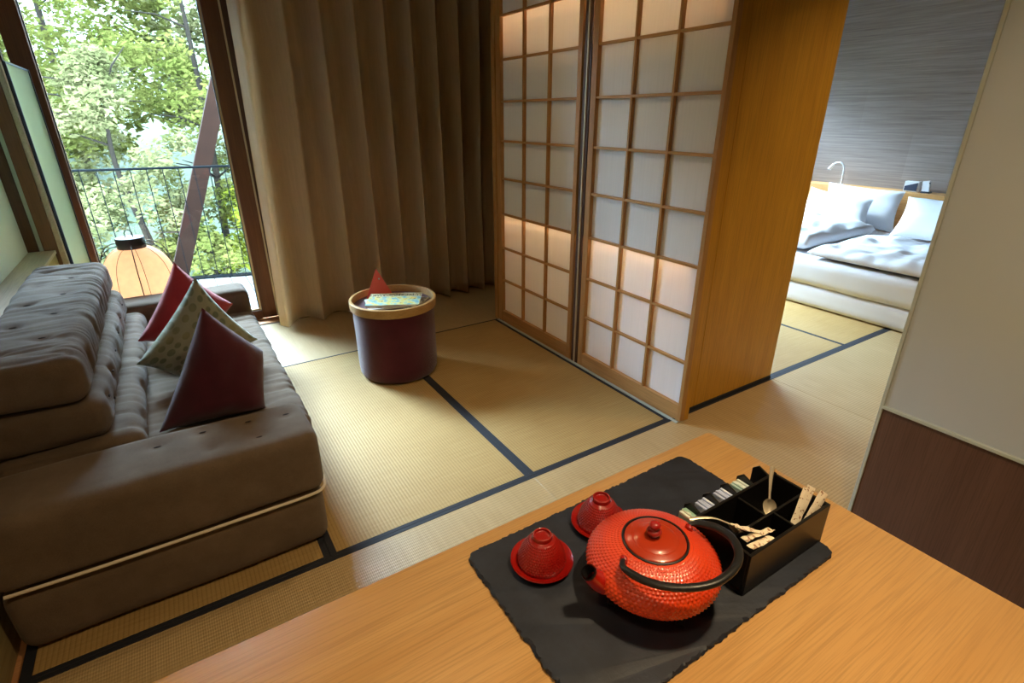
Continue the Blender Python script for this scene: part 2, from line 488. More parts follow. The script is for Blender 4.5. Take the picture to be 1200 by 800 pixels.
# window frame pieces (main window)
wf = struct('window_frame', box(BM(), .450, .560, 4.60, 4.70, 0, 2.45, .004), M['brown_timber'])
wf.name = 'window_1'
b = BM(); box(b, -.515, .450, 4.60, 4.70, -.02, .072, .003); box(b, -.70, -.625, 4.60, 4.70, -.02, .072, .003)
struct('window_rail', b, M['brown_timber'], wf)
struct('window_post', box(BM(), -.628, -.515, 4.58, 4.72, 0, 2.45, .004), M['brown_timber'], wf)
struct('window_post', box(BM(), -.775, -.70, 4.56, 4.72, 0, 2.45, .004), M['brown_timber'], wf)
struct('edge_strip', box(BM(), -.70, -.672, 4.57, 4.70, 0, 2.45, .002), M['ledge_top'], wf)
struct('edge_strip', box(BM(), -.80, -.775, 4.585, 4.70, 0, 2.45, .002), M['trim_grey'], wf)
struct('edge_strip', box(BM(), -.86, -.80, 4.575, 4.70, 0, 2.45, .002), M['dark_timber'], wf)
struct('metal_strip', box(BM(), .560, .572, 4.592, 4.66, 0, 2.45), M['silver'], wf)
struct('edge_strip', box(BM(), .572, .64, 4.60, 4.72, 0, 2.45), M['dark_timber'], wf)
b = BM(); box(b, .438, .450, 4.62, 4.655, .07, 2.45); box(b, -.515, .438, 4.62, 4.655, .072, .084)
struct('metal_strip', b, M['silver'], wf)
b = BM(); box(b, .432, .438, 4.63, 4.655, .084, 2.45); box(b, -.515, -.509, 4.63, 4.655, .084, 2.45); box(b, -.672, -.665, 4.62, 4.655, .07, 2.45)
struct('gasket', b, M['black_rubber'], wf)
struct('pane', box(BM(), -.512, .436, 4.655, 4.663, .08, 2.45), M['glass'], wf)
struct('pane', box(BM(), -.670, -.628, 4.655, 4.663, .07, 2.45), M['glass'], wf)
b = BM(); box(b, XL, .62, 4.455, 4.60, -.03, .001, .002)
struct('trim_threshold', b, M['threshold'])
# bedroom window
w2 = struct('window_2', box(BM(), 3.25, 3.33, 4.62, 4.70, .06, 2.35), M['brown_timber'])
struct('window_post', box(BM(), 6.47, 6.55, 4.62, 4.70, .06, 2.35), M['brown_timber'], w2)
struct('window_post', box(BM(), 4.86, 4.94, 4.62, 4.70, .955, 2.35), M['brown_timber'], w2)
struct('pane', box(BM(), 3.33, 4.86, 4.655, 4.663, .955, 2.35), M['glass'], w2)
struct('pane', box(BM(), 4.94, 6.47, 4.655, 4.663, .955, 2.35), M['glass'], w2)

# ------------------------------------------------------------------ tatami mats
def mat_(x0, x1, y0, y1, rib, borders, label, group=None):
    t = thing('tatami_mat', ((x0+x1)/2, (y0+y1)/2, -.031), label, 'tatami mat')
    bx = dict(w=0, e=0, s=0, n=0); bx.update(borders)
    ix0, ix1, iy0, iy1 = x0+bx['w'], x1-bx['e'], y0+bx['s'], y1-bx['n']
    link('rush_surface', box(BM(), ix0, ix1, iy0, iy1, -.03, 0, .0015, 1), M['tat_'+rib], t, smooth=False)
    for k, w in bx.items():
        if w <= 0: continue
        r = {'w': (x0, ix0, y0, y1), 'e': (ix1, x1, y0, y1), 's': (ix0, ix1, y0, iy0), 'n': (ix0, ix1, iy1, y1)}[k]
        link('cloth_border', box(BM(), *r, -.03, .001, .001, 1), M['heri'], t, smooth=False)
g = .0006
mat_(-.70+.01, .229, 1.662, 3.515, 'y', dict(w=.03, e=.024, s=.018), 'straw tatami mat lying under the linen sofa')
mat_(.229+g, 1.153, 1.662, 3.515, 'y', dict(w=.024, e=.025, s=.018), 'straw tatami mat between the sofa and the burgundy pouf, catching daylight')
mat_(1.153+g, 2.074, 1.662, 3.515, 'y', dict(w=.025, e=.020, s=.018), 'straw tatami mat right in front of the paper sliding screens')
mat_(-.70+.01, 1.153, 3.515+g, 4.44, 'x', dict(s=.012, n=.012), 'straw tatami mat at the window end, whitened by daylight beside the curtain')
mat_(1.153+g, 3.0, 3.515+g, 4.44, 'x', dict(s=.012, n=.012), 'straw tatami mat under the right part of the brown curtain')
mat_(-.70+.01, 1.153, .72, 1.662-g, 'x', dict(n=.018), 'straw tatami mat between the sofa end and the long edge of the table')
mat_(1.153+g, 3.0, .72, 1.662-g, 'x', dict(n=.018), 'straw tatami mat in the passage in front of the golden oak cabinet side')
mat_(3.0+g, 4.86, .72, 1.662-g, 'x', dict(n=.018), 'pale straw tatami mat running from the passage to the foot of the bed')
mat_(3.0+g, 3.935, 1.662, 3.515, 'y', dict(s=.03, e=.016), 'straw tatami mat in the bedroom next to the oak cabinet')
mat_(3.935+g, 4.86, 1.662, 3.515, 'y', dict(s=.03, w=.012), 'straw tatami mat in the bedroom touching the bed base')
for (x0, x1, y0, y1) in ((-.69, 1.153, -1.88, .72-g), (1.153+g, 3.0, -1.88, .72-g), (3.0+g, 6.69, -1.88, .72-g), (4.86+g, 6.69, .72, 4.44), (3.0+g, 4.86, 3.515+g, 4.44)):
    b = box(BM(), x0, x1, y0, y1, -.03, 0); o = struct('floor', b, M['tat_x'])

# ------------------------------------------------------------------ ledge along the left wall
t = thing('window_ledge', (-.79, 2.0, -.03), 'low boxed-in ledge with pale wooden top running along the left wall behind the sofa', 'ledge')
link('ledge_body', box(BM(), XL+.002, -.722, YB+.01, 4.56, -.03, .715), M['ledge_side'], t, smooth=False)
link('ledge_top', box(BM(), XL+.002, -.715, YB+.01, 4.565, .715, .737, .002), M['ledge_top'], t, smooth=False)

# ------------------------------------------------------------------ right partition
wp = struct('wall_right', box(BM(), 2.085, 2.20, YB, .700, -.0, ZC), M['white_wall'])
struct('trim_1', box(BM(), 2.070, 2.085, YB, .700, .56, ZC, .001, 1), M['panel_white'], wp)
struct('trim_2', box(BM(), 2.068, 2.085, YB, .700, .0, .548, .001, 1), M['veneer_brown'], wp)
struct('trim_3', box(BM(), 2.060, 2.085, YB, .700, .548, .560, .001, 1), M['trim_grey'], wp)
struct('trim_4', box(BM(), 2.0635, 2.2, .700, .712, .0, ZC, .001, 1), M['trim_grey'], wp)

# ------------------------------------------------------------------ oak cabinet with lit interior (shoji side)
CX0, CX1, CY0, CY1 = 2.14, 3.0, 1.663, 3.535
t = thing('oak_cabinet', (2.5, 2.6, 0), 'tall golden oak cabinet standing between living area and bedroom, lit behind paper screens', 'cabinet')
link('side_panel', box(BM(), CX0, 2.272, CY0, CY0+.03, .02, ZC-.005, .001, 1), M['oak_gold'], t, smooth=False)
link('side_panel', box(BM(), 2.274, CX1, CY0, CY0+.03, .02, ZC-.005, .0015, 1), M['oak_gold'], t, smooth=False)
link('plinth', box(BM(), CX0+.002, CX1-.01, CY0-.008, CY1, .0015, .02), M['heri'], t, smooth=False)
link('side_panel', box(BM(), CX0, CX1, CY1-.03, CY1, .02, ZC-.005, .0015, 1), M['oak_gold'], t, smooth=False)
link('back_panel', box(BM(), 2.50, 2.53, CY0+.03, CY1-.03, .02, ZC-.005), M['panel_white'], t, smooth=False)
link('back_panel', box(BM(), CX1-.02, CX1-.001, CY0+.03, CY1-.03, .02, ZC-.005), M['oak_gold'], t, smooth=False)
# corner post: sets proud of the side panel
link('corner_post', box(BM(), 2.1255, 2.165, 1.607, 1.6625, .0015, ZC-.005, .001, 1), M['oak_gold'], t, smooth=False)
link('corner_post', box(BM(), 2.084, 2.1385, 3.512, 3.56, .0015, ZC-.005, .002, 1), M['oak_frame'], t, smooth=False)
for z in (.872, 1.895, 2.165):
    link('shelf', box(BM(), 2.135, 2.498, CY0+.03, CY1-.03, z-.009, z+.009), M['panel_white'], t, smooth=False)
em = mk_emit('warm_led', (1.0, .58, .27), 75)
for z in (.872, 2.165):
    link('light_strip', box(BM(), 2.17, 2.185, CY0+.05, CY1-.05, z-.016, z-.0095), em, t, smooth=False)
link('centre_post', box(BM(), 2.098, 2.13, 2.505, 2.565, .0015, ZC-.005), M['dark_timber'], t, smooth=False)
link('metal_strip', box(BM(), 2.090, 2.0985, 2.524, 2.533, .0015, ZC-.005), M['silver'], t, smooth=False)
link('floor_track', box(BM(), 2.0755, 2.0895, 1.61, 3.51, -.02, .008), M['trim_grey'], t, smooth=False)

def shoji(y0, y1, label, w0=.036, w1=.036):
    yc = (y0+y1)/2
    t = thing('shoji_screen', (2.105, yc, .009), label, 'sliding screen', 'paper sliding screens')
    z0, z1 = .010, ZC-.01
    sw = .036
    xf0, xf1 = 2.090, 2.124
    # frame stiles
    link('stile', box(BM(), xf0, xf1, y0, y0+w0, z0, z1, .0015, 1), M['oak_frame'], t, smooth=False)
    link('stile', box(BM(), xf0, xf1, y1-w1, y1, z0, z1, .0015, 1), M['oak_frame'], t, smooth=False)
    link('bottom_rail', box(BM(), xf0+.001, xf1, y0+w0, y1-w1, z0, .098, .0015, 1), M['oak_frame_h'], t, smooth=False)
    link('top_rail', box(BM(), xf0+.001, xf1, y0+w0, y1-w1, z1-.06, z1, .0015, 1), M['oak_frame_h'], t, smooth=False)
    a, bb = y0+w0, y1-w1
    for k in (1, 2):
        yy = a+(bb-a)*k/3
        link('lattice_bar', box(BM(), xf0+.003, xf1-.008, yy-.0075, yy+.0075, .098, z1-.06, .001, 1), M['oak_frame'], t, smooth=False)
    for k in range(9):
        zz = .350+.2575*k
        link('lattice_bar', box(BM(), xf0+.005, xf1-.010, a, bb, zz-.007, zz+.007, .001, 1), M['oak_frame_h'], t, smooth=False)
    link('paper', box(BM(), xf1-.008, xf1-.006, a-.004, bb+.004, .094, z1-.056), M['shoji_paper'], t, smooth=False)
    return t
s1 = shoji(1.601, 2.488, 'paper sliding screen with oak lattice nearer the table, reaching the golden cabinet corner', .024, .045)
s2 = shoji(2.575, 3.510, 'paper sliding screen with oak lattice nearer the brown curtain', .036, .06)

# ------------------------------------------------------------------ table
def rr_prism(bm, x0, x1, y0, y1, z0, z1, rad, seg=6, bev=.003):
    pts = []
    for cx, cy, a0 in ((x1-rad, y1-rad, 0), (x0+rad, y1-rad, 90), (x0+rad, y0+rad, 180), (x1-rad, y0+rad, 270)):
        for k in range(seg+1):
            a = math.radians(a0+90*k/seg); pts.append((cx+rad*math.cos(a), cy+rad*math.sin(a)))
    vb = [bm.verts.new((x, y, z0)) for x, y in pts]
    f = bm.faces.new(vb)
    r = bmesh.ops.extrude_face_region(bm, geom=[f])
    vs = [e for e in r['geom'] if isinstance(e, bmesh.types.BMVert)]
    for v in vs: v.co.z = z1
    top = [e for e in r['geom'] if isinstance(e, bmesh.types.BMFace)]
    if bev:
        es = list({e for fa in top for e in fa.edges})
        bmesh.ops.bevel(bm, geom=es, offset=bev, segments=2, profile=.5, affect='EDGES')
    return bm
t = thing('wooden_table', (.2, .3, 0), 'light oak table in the foreground carrying the slate tray', 'table')
link('tabletop', rr_prism(BM(), -.70, 1.115, -.12, .755, TZ-.035, TZ, .016), M['oak_table'], t, angle=30)
for lx, ly in ((-.65, -.07), (1.06, -.07), (-.65, .70), (1.06, .70)):
    link('leg', box(BM(), lx-.03, lx+.03, ly-.03, ly+.03, .0015, TZ-.036, .003), M['oak_table'], t, smooth=False)
b = BM(); box(b, -.62, 1.03, .685, .71, TZ-.11, TZ-.036); box(b, -.62, 1.03, -.08, -.055, TZ-.11, TZ-.036)
link('apron', b, M['oak_table'], t, smooth=False)

# ------------------------------------------------------------------ slate board (chipped edge)
def slate(x0, x1, y0, y1, z0, z1, rad):
    bm = BM(); pts = []
    def edge(p, q, n):
        for k in range(n): pts.append((p[0]+(q[0]-p[0])*k/n, p[1]+(q[1]-p[1])*k/n))
    cor = [(x1, y1), (x0, y1), (x0, y0), (x1, y0)]
    segs = []
    for i, (cx, cy, a0) in enumerate(((x1-rad, y1-rad, 0), (x0+rad, y1-rad, 90), (x0+rad, y0+rad, 180), (x1-rad, y0+rad, 270))):
        for k in range(7):
            a = math.radians(a0+90*k/6); segs.append((cx+rad*math.cos(a), cy+rad*math.sin(a)))
        nx = ((x0+rad, y1), (x0, y0+rad), (x1-rad, y0), (x1, y1-rad))[i]
        st = segs[-1]; n = int(math.hypot(nx[0]-st[0], nx[1]-st[1])/.004)
        for k in range(1, n): segs.append((st[0]+(nx[0]-st[0])*k/n, st[1]+(nx[1]-st[1])*k/n))
    cx, cy = (x0+x1)/2, (y0+y1)/2
    rings = []
    for (off, z, amp) in ((-.002, z0, .0), (.0, z0+.002, .0020), (-.0016, z1-.002, .0034), (-.0045, z1, .0036)):
        ring = []
        for i, (x, y) in enumerate(segs):
            d = Vector((x-cx, y-cy)).normalized()
            q = noise.noise(Vector((x*160, y*160, z*900)))*amp*1.6 + noise.noise(Vector((x*30, y*30, 1)))*.0016
            ring.append(bm.verts.new((x+d.x*(off+q), y+d.y*(off+q), z)))
        rings.append(ring)
    m = len(segs)
    for a in range(3):
        for k in range(m): bm.faces.new((rings[a][k], rings[a][(k+1) % m], rings[a+1][(k+1) % m], rings[a+1][k]))
    bm.faces.new(list(reversed(rings[0]))); bm.faces.new(rings[3])
    return bm
SZ = TZ+.0085
tag(link('slate_board', slate(.340, .962, .328, .716, TZ+.0002, SZ, .022), M['slate'], None, (.65, .52, TZ), angle=25),
    'dark grey slate board with chipped edges lying on the oak table under the tea set', 'serving board')

# ------------------------------------------------------------------ teapot
PX, PY = .586, .465
t = thing('teapot', (PX, PY, SZ+.016), 'round red cast iron teapot with black handle on a small black trivet', 'teapot')
PZ = SZ+.0165
# profile of the body (r, z) relative to the base
body = [(0.040,0),(.052,.001),(.066,.007),(.084,.016),(.099,.026),(.109,.036),(.1135,.046),(.114,.053),(.112,.061),(.106,.070),(.096,.079),(.084,.087),(.072,.0925),(.062,.0955),(.0575,.0965)]
def resample(pr, n):
    P = spline([(r, z, 0) for r, z in pr], 12); L = [0]
    for i in range(1, len(P)): L.append(L[-1]+(P[i]-P[i-1]).length)
    out = []; j = 0
    for k in range(n+1):
        s = L[-1]*k/n
        while j < len(L)-2 and L[j+1] < s: j += 1
        u = (s-L[j])/max(1e-9, L[j+1]-L[j]); q = P[j].lerp(P[j+1], u); out.append((q.x, q.y))
    return out, L[-1]
def hob(nc, rows, amp, lo, hi, total, segs):
    def f(i, k, r, z):
        v = i/total*rows
        if i/total < lo or i/total > hi: return 0
        row = int(v); u = k/segs*nc+(row % 2)*.5
        a = 1-abs(((u) % 1)-.5)*2; bb = 1-abs((v % 1)-.5)*2
        return amp*min(a, bb)
    return f
NB = 120; prof, _ = resample(body, NB); SEG = 528
bm = lathe(BM(), prof, (PX, PY, PZ), SEG, hob(84, 29, .0036, .10, .985, NB, SEG), cap0=True)
link('body', bm, M['red_iron'], t, angle=180)
# lid recess ring + lid
link('rim_ring', lathe(BM(), [(.0565,.0955),(.0575,.0985),(.0548,.0992),(.0535,.0968),(.0535,.092)], (PX, PY, PZ), 96), M['iron_black'], t)
lid = [(.0530,.0940),(.0528,.0978),(.050,.0996),(.040,.1022),(.0385,.1018),(.030,.1042),(.015,.1058),(.0,.1062)]
lp, _ = resample(lid, 60)
l = link('lid', lathe(BM(), lp, (PX, PY, PZ), 256, lambda i, k, r, z: .0003*math.sin(i*2.1) if 8 < i < 40 else 0), M['red_iron_lid'], t)
kp = [(.0065,.105),(.0055,.109),(.0062,.111),(.0112,.114),(.0128,.1185),(.0105,.122),(.0072,.1235),(.0066,.1255),(.0092,.128),(.0100,.1315),(.0075,.1352),(.0030,.137),(0,.1374)]
kq, _ = resample(kp, 48)
link('knob', lathe(BM(), kq, (PX-.004, PY+.001, PZ-.0005), 40), M['red_cup'], l)
# spout: short stubby, leaving the body to the left
sp = spline([(PX-.088, PY+.010, PZ+.040), (PX-.108, PY+.014, PZ+.050), (PX-.122, PY+.017, PZ+.064), (PX-.131, PY+.0195, PZ+.078)], 6)
rs = [.026-(.026-.0125)*(k/(len(sp)-1))**.75 for k in range(len(sp))]
s = link('spout', tube(BM(), sp, rs, 28, cap=False), M['red_cup'], t)
d = (sp[-1]-sp[-3]).normalized()
bm = BM(); e0 = sp[-1]
tube(bm, [e0-d*.002, e0+d*.0025], .0135, 28, cap=False)
tube(bm, [e0+d*.0025, e0-d*.016], [.0108, .0100], 28, cap=False)
# annulus between
link('spout_mouth', bm, M['iron_black'], s)
# ears
ears = [(.511, .463), (.660, .4545)]
for ex, ey in ears:
    dx = Vector((ex-PX, ey-PY, 0)).normalized()
    bm = BM()
    p0 = Vector((ex, ey, PZ+.086)); 
    tube(bm, [p0-Vector((0,0,.006)), p0+Vector((0,0,.006)), p0+Vector((0,0,.013)), p0+Vector((0,0,.0155))], [.0085, .0078, .0062, .002], 18, flat=.75)
    link('handle_ear', bm, M['red_cup'], t)
hz = PZ+.0965
hp = [(.5135,.4615,hz), (.503,.458,hz+.002), (.494,.441,hz+.004), (.502,.401,hz+.010), (.530,.362,hz+.017), (.575,.338,hz+.022), (.622,.338,hz+.024), (.660,.356,hz+.022), (.683,.386,hz+.018), (.688,.418,hz+.012), (.679,.444,hz+.006), (.668,.455,hz+.002), (.658,.4555,hz)]
hs = spline(hp, 8); n = len(hs)
rs = [.0024+.0050*min(1, min(i, n-1-i)/(n*.20))**1.2 for i in range(n)]
link('handle', tube(BM(), hs, rs, 18, flat=.8), M['iron_black'], t)

# trivet
t = thing('teapot_trivet', (PX, PY, SZ), 'small black four-legged stand under the red teapot', 'trivet')
bm = BM(); 
ang = Matrix.Translation((PX+.0, PY-.0, 0)) @ Matrix.Rotation(math.radians(38), 4, 'Z')
n0 = len(bm.verts)
for a0, a1, b0, b1 in ((-.062,.062,-.062,-.050), (-.062,.062,.050,.062), (-.062,-.050,-.050,.050), (.050,.062,-.050,.050), (-.050,.050,-.005,.005), (-.005,.005,-.050,.050)):
    box(bm, a0, a1, b0, b1, SZ+.008, SZ+.0155, .0012, 1)
xform(bm, ang, n0); link('frame', bm, M['black_lacquer'], t, smooth=False)
for sx in (-1, 1):
    for sy in (-1, 1):
        bm = BM(); box(bm, sx*.058-.007, sx*.058+.007, sy*.058-.007, sy*.058+.007, SZ+.0003, SZ+.008, .001, 1)
        xform(bm, ang); link('foot', bm, M['black_lacquer'], t, smooth=False)

# ------------------------------------------------------------------ cups upside down on saucers
def cup(cx, cy, label, slabel, rot):
    sc_ = lathe(BM(), resample([(0,.0005),(.034,.0005),(.040,.002),(.050,.005),(.058,.0095),(.0605,.013),(.0595,.0145),(.056,.012),(.047,.0078),(.038,.006),(.0,.0055)], 50)[0], (cx, cy, SZ), 96)
    tag(link('saucer', sc_, M['red_cup'], None, (cx, cy, SZ)), slabel, 'saucer', 'red saucers')
    t = thing('tea_cup', (cx, cy, SZ+.0062), label, 'cup', 'upturned red tea cups')
    cp = [(.0445,.0),(.0455,.002),(.0452,.007),(.0425,.018),(.0375,.031),(.0310,.043),(.0240,.053),(.0190,.0575)]
    NP = 64; p, _ = resample(cp, NP)
    link('cup_wall', lathe(BM(), p, (cx, cy, SZ+.0065), 288, hob(48, 13, .0023, .10, .93, NP, 288)), M['red_cup'], t, angle=180)
    fp = [(.0188,.0565),(.0182,.0635),(.0165,.0655),(.0145,.0645),(.0138,.0590),(.0,.0585)]
    link('foot_ring', lathe(BM(), resample(fp, 40)[0], (cx, cy, SZ+.0065), 72), M['red_cup'], t, angle=60)
cup(.455, .617, 'upturned red tea cup standing free near the left edge of the slate board', 'red saucer under the free-standing cup near the left edge of the slate board', 0)
cup(.618, .637, 'red tea cup turned upside down, partly hidden behind the teapot', 'red saucer partly hidden behind the teapot', .3)

# ------------------------------------------------------------------ black caddy
KX0, KX1, KY0, KY1, KZ0, KZ1 = .713, .962, .361, .481, SZ+.0003, SZ+.094
t = thing('tea_caddy', (.83, .43, SZ), 'black wooden tea organiser box with open compartments at the right end of the slate board', 'organiser')
w = .006
link('bottom', box(BM(), KX0, KX1, KY0, KY1+.042, KZ0, KZ0+.006), M['black_lacquer'], t, smooth=False)
for nm, args in (('side_wall', (KX0, KX1, KY0, KY0+w, KZ0+.006, KZ1-.002)), ('side_wall', (KX0, KX0+w, KY0+w, KY1-w, KZ0+.006, KZ1-.002)),
                 ('side_wall', (KX1-w, KX1, KY0+w, KY1-w, KZ0+.006, KZ1-.002)), ('side_wall', (KX0, KX1, KY1-w, KY1, KZ0+.006, KZ1)),
                 ('divider', (KX0+w, KX1-w, .411, .416, KZ0+.006, KZ1-.008)), ('divider', (.833, .838, .416, KY1-w, KZ0+.006, KZ1-.008)),
                 ('divider', (.853, .858, KY0+w, .411, KZ0+.006, KZ1-.008))):
    link(nm, box(BM(), *args, .0006, 1), M['black_lacquer'], t, smooth=False)
for fx in (.733, .788, .843, .897, .951):
    bm = BM()
    vs = [(fx, KY1, KZ0+.006), (fx, KY1+.042, KZ0+.006), (fx, KY1+.042, KZ1-.012), (fx, KY1+.030, KZ1-.001), (fx, KY1, KZ1-.012)]
    a = [bm.verts.new(v) for v in vs]; f = bm.faces.new(a)
    r = bmesh.ops.extrude_face_region(bm, geom=[f])
    for v in r['geom']:
        if isinstance(v, bmesh.types.BMVert): v.co.x += .0045
    link('fin_divider', bm, M['black_lacquer'], t, smooth=False)

def mk_pack(name, base, print_c, s=80, thr=.55):
    m, nt, b = new_mat(name)
    n = noise_tex(nt, coords(nt, (1, .5, 1)), s, 2)
    nt.links.new(ramp(nt, n, [(thr-.02, base), (thr+.03, print_c)]), b.inputs['Base Color']); setp(b, rough=.5); return m
M['sachet'] = mk_pack('sachet_paper', srgb(238,226,204), srgb(160,120,92), 150, .62)
M['bag_blue'] = mk_pack('tea_envelope_blue', srgb(176,188,222), srgb(220,224,238), 60)
M['bag_green'] = mk_pack('tea_envelope_green', srgb(150,188,170), srgb(220,226,216), 50)
M['bag_mint'] = mk_pack('tea_envelope_mint', srgb(210,222,220), srgb(160,190,190), 50)
for i, (fx, mk, lab) in enumerate(((.700, 'bag_green', 'green tea envelope half hidden behind the teapot lid, outside the first fin of the organiser'),
                                   (.746, 'bag_blue', 'blue tea envelope between the first and second fins of the organiser'),
                                   (.801, 'bag_blue', 'blue tea envelope between the middle fins of the organiser'),
                                   (.855, 'bag_mint', 'pale mint tea envelope between the last fins, farthest from the teapot'))):
    bm = BM()
    for q in range(4):
        n0 = len(bm.verts); box(bm, -.0, .0062, -.0165, .0165, 0, .070+.002*(q%2), .0012, 1)
        xform(bm, Matrix.Translation((fx+.008+q*.0068, KY1+.0215, KZ0+.0075)) @ Matrix.Rotation(math.radians(5), 4, 'Y'), n0)
    tag(link('tea_envelope', bm, M[mk], None, (fx+.016, KY1+.02, KZ0+.007), smooth=False), lab, 'tea bag', 'tea envelopes')

# sugar sachets
def sachet(p, q, wdt, label, nrm=(0,0,1), crinkle=.0012, thick=.0016):
    p, q = Vector(p), Vector(q); ax = (q-p); L = ax.length; ax.normalize()
    nv = Vector(nrm); sd = ax.cross(nv).normalized(); nv = sd.cross(ax)
    bm = BM(); nx, ny = 20, 6; top = []; bot = []
    for s, g in ((1, top), (-1, bot)):
        for i in range(nx+1):
            row = []
            for j in range(ny+1):
                u = i/nx; v = j/ny*2-1
                edge = min(u, 1-u)*8
                h = thick*min(1, edge)*(1-v*v)+.0002
                w_ = noise.noise(Vector((u*7+p.x*90, v*1.6, p.y*80)))*crinkle
                row.append(bm.verts.new(p+ax*L*u+sd*v*wdt/2+nv*(s*h+w_)))
            g.append(row)
    for i in range(nx):
        for j in range(ny):
            bm.faces.new((top[i][j], top[i+1][j], top[i+1][j+1], top[i][j+1])); bm.faces.new((bot[i][j], bot[i][j+1], bot[i+1][j+1], bot[i+1][j]))
    for i in range(nx):
        for j in (0, ny): bm.faces.new((top[i][j], bot[i][j], bot[i+1][j], top[i+1][j]))
    for j in range(ny):
        for i in (0, nx): bm.faces.new((top[i][j], top[i][j+1], bot[i][j+1], bot[i][j]))
    tag(link('sugar_sachet', bm, M['sachet'], None, p, angle=60), label, 'sugar sachet', 'sugar sachets')
zt = KZ1
SG = 'long sugar sachet standing in the right front compartment, '
sachet((.874,.380,KZ0+.035), (.931,.396,zt+.026), .021, SG+'leftmost of the bundle', (-.35,-.9,.3))
sachet((.884,.387,KZ0+.035), (.948,.397,zt+.023), .021, SG+'tallest in the middle of the bundle', (-.3,-.9,.35))
sachet((.896,.374,KZ0+.040), (.958,.376,zt+.019), .021, SG+'rightmost, leaning over the outer wall', (-.3,-.9,.3))
SF = 'crumpled paper sachet '
sachet((.738,.420,zt+.012), (.792,.391,zt-.012), .017, SF+'sticking up from the left front compartment beside the dark spoon handle', (.3,.2,.9), .003)
sachet((.742,.397,zt-.006), (.815,.389,zt-.012), .017, SF+'lying across the left front compartment towards the middle', (.1,.3,.9), .003)
sachet((.739,.381,zt-.010), (.800,.376,zt-.014), .016, SF+'lowest at the near wall of the left front compartment', (.0,.2,.95), .002)

# spoons
def spoon(path, bowl_dir, bowl_n, label, L=.036, W=.024):
    pts = spline(path, 8); n = len(pts)
    t = thing('spoon', pts[0], label, 'spoon', 'tea spoons')
    rs = [.0042-.0026*(1-abs(1-i/(n-1)*1.0))*0+(-.0022*(i/(n-1))) for i in range(n)]
    rs = [.0045*(1-.55*min(1, i/(n*.7))) for i in range(n)]
    link('spoon_handle', tube(BM(), pts, rs, 12, flat=.35), M['steel'], t)
    e = pts[-1]; ax = Vector(bowl_dir).normalized(); nv = Vector(bowl_n).normalized(); sd = ax.cross(nv).normalized(); nv = sd.cross(ax)
    bm = BM(); ni, nj = 12, 28
    rings = []
    for s in (0, 1):
        for i in range(ni+1):
            u = i/ni
            ring = []
            for j in range(nj):
                a = 2*PI*j/nj
                dep = -.0075*(1-u*u)-(.0009 if s else 0)
                lx = L/2*u*math.cos(a); wy = W/2*u*math.sin(a)*(1-.18*math.cos(a))
                ring.append(bm.verts.new(e+ax*(L/2-.001+lx)+sd*wy+nv*dep))
            rings.append(ring)
    for s in (0, 1):
        for i in range(ni):
            A_, B_ = rings[s*(ni+1)+i], rings[s*(ni+1)+i+1]
            for j in range(nj):
                j2 = (j+1) % nj; q = (A_[j], A_[j2], B_[j2], B_[j]); bm.faces.new(q if not s else tuple(reversed(q)))
    A_, B_ = rings[ni], rings[2*ni+1]
    for j in range(nj): bm.faces.new((A_[j], A_[(j+1) % nj], B_[(j+1) % nj], B_[j]))
    bmesh.ops.remove_doubles(bm, verts=bm.verts, dist=.00002)
    link('spoon_bowl', bm, M['steel'], t)
spoon([(.893,.452,zt+.058), (.884,.446,zt+.040), (.874,.437,zt+.018), (.868,.431,zt+.004)], (-.35,-.42,-.80), (-.55,-.35,.75),
      'silver teaspoon standing upright in the far right compartment with its handle pointing up')
spoon([(.686,.474,zt+.010), (.704,.463,zt+.0125), (.725,.448,zt+.012), (.745,.431,zt+.003)], (.70,-.50,-.55), (.3,.3,.9),
      'silver teaspoon lying flat across the organiser with its handle ending behind the teapot')

# ------------------------------------------------------------------ sofa
def fold_disp(seed, amp, freq, tufts=(), low=.006, axis='y', edge_amp=1.0):
    def f(p, n):
        a = noise.noise(Vector((p.x*2.5+seed, p.y*2.5, p.z*2.5)))*low
        if axis == 'y': q = Vector((p.x*2.2+seed, p.y*freq, p.z*2.2))
        else: q = Vector((p.x*freq+seed, p.y*2.2, p.z*2.2))
        w = noise.noise(q); w2 = noise.noise(q*1.9+Vector((5,5,5)))
        r = (1-abs(w)*2.2); r = max(0, r)**3
        m = .35+.65*max(0, noise.noise(Vector((p.x*1.7+9+seed, p.y*1.7, p.z*1.7)))+.5)
        d = a-amp*r*m+amp*.35*w2
        for (tx, ty, tz) in tufts:
            dd = (p.x-tx)**2+(p.y-ty)**2+(p.z-tz)**2
            if dd < .01: d -= .011*math.exp(-dd/.0007)+.005*math.exp(-dd/.004)
        return d
    return f
sofa = thing('futon_sofa', (-.2, 2.8, 0), 'low grey-brown linen futon sofa with stacked tufted cushions along the left wall', 'sofa')
SX0 = -.690
def tufts_obj(lst, parent, n):
    for (x, y, z) in lst:
        bm = BM(); bmesh.ops.create_uvsphere(bm, u_segments=10, v_segments=6, radius=1)
        s = (.012, .004, .002) if n == 'x' else (.004, .012, .002)
        if n == 's': s = (.003, .012, .004)
        for v in bm.verts: v.co = Vector((v.co.x*s[0]+x, v.co.y*s[1]+y, v.co.z*s[2]+z))
        link('tuft', bm, M['tuft'], parent)
link('base_mattress', softbox(BM(), SX0, .262, 1.752, 3.90, .002, .252, .055, .03, fold_disp(1, .002, 5, (), .006)), M['sofa'], sofa, angle=180)
nt_ = [(-.22,1.96,.508),(-.08,1.98,.508),(.07,1.97,.508),(.20,1.95,.508),(-.06,1.85,.500),(.09,1.85,.500)]
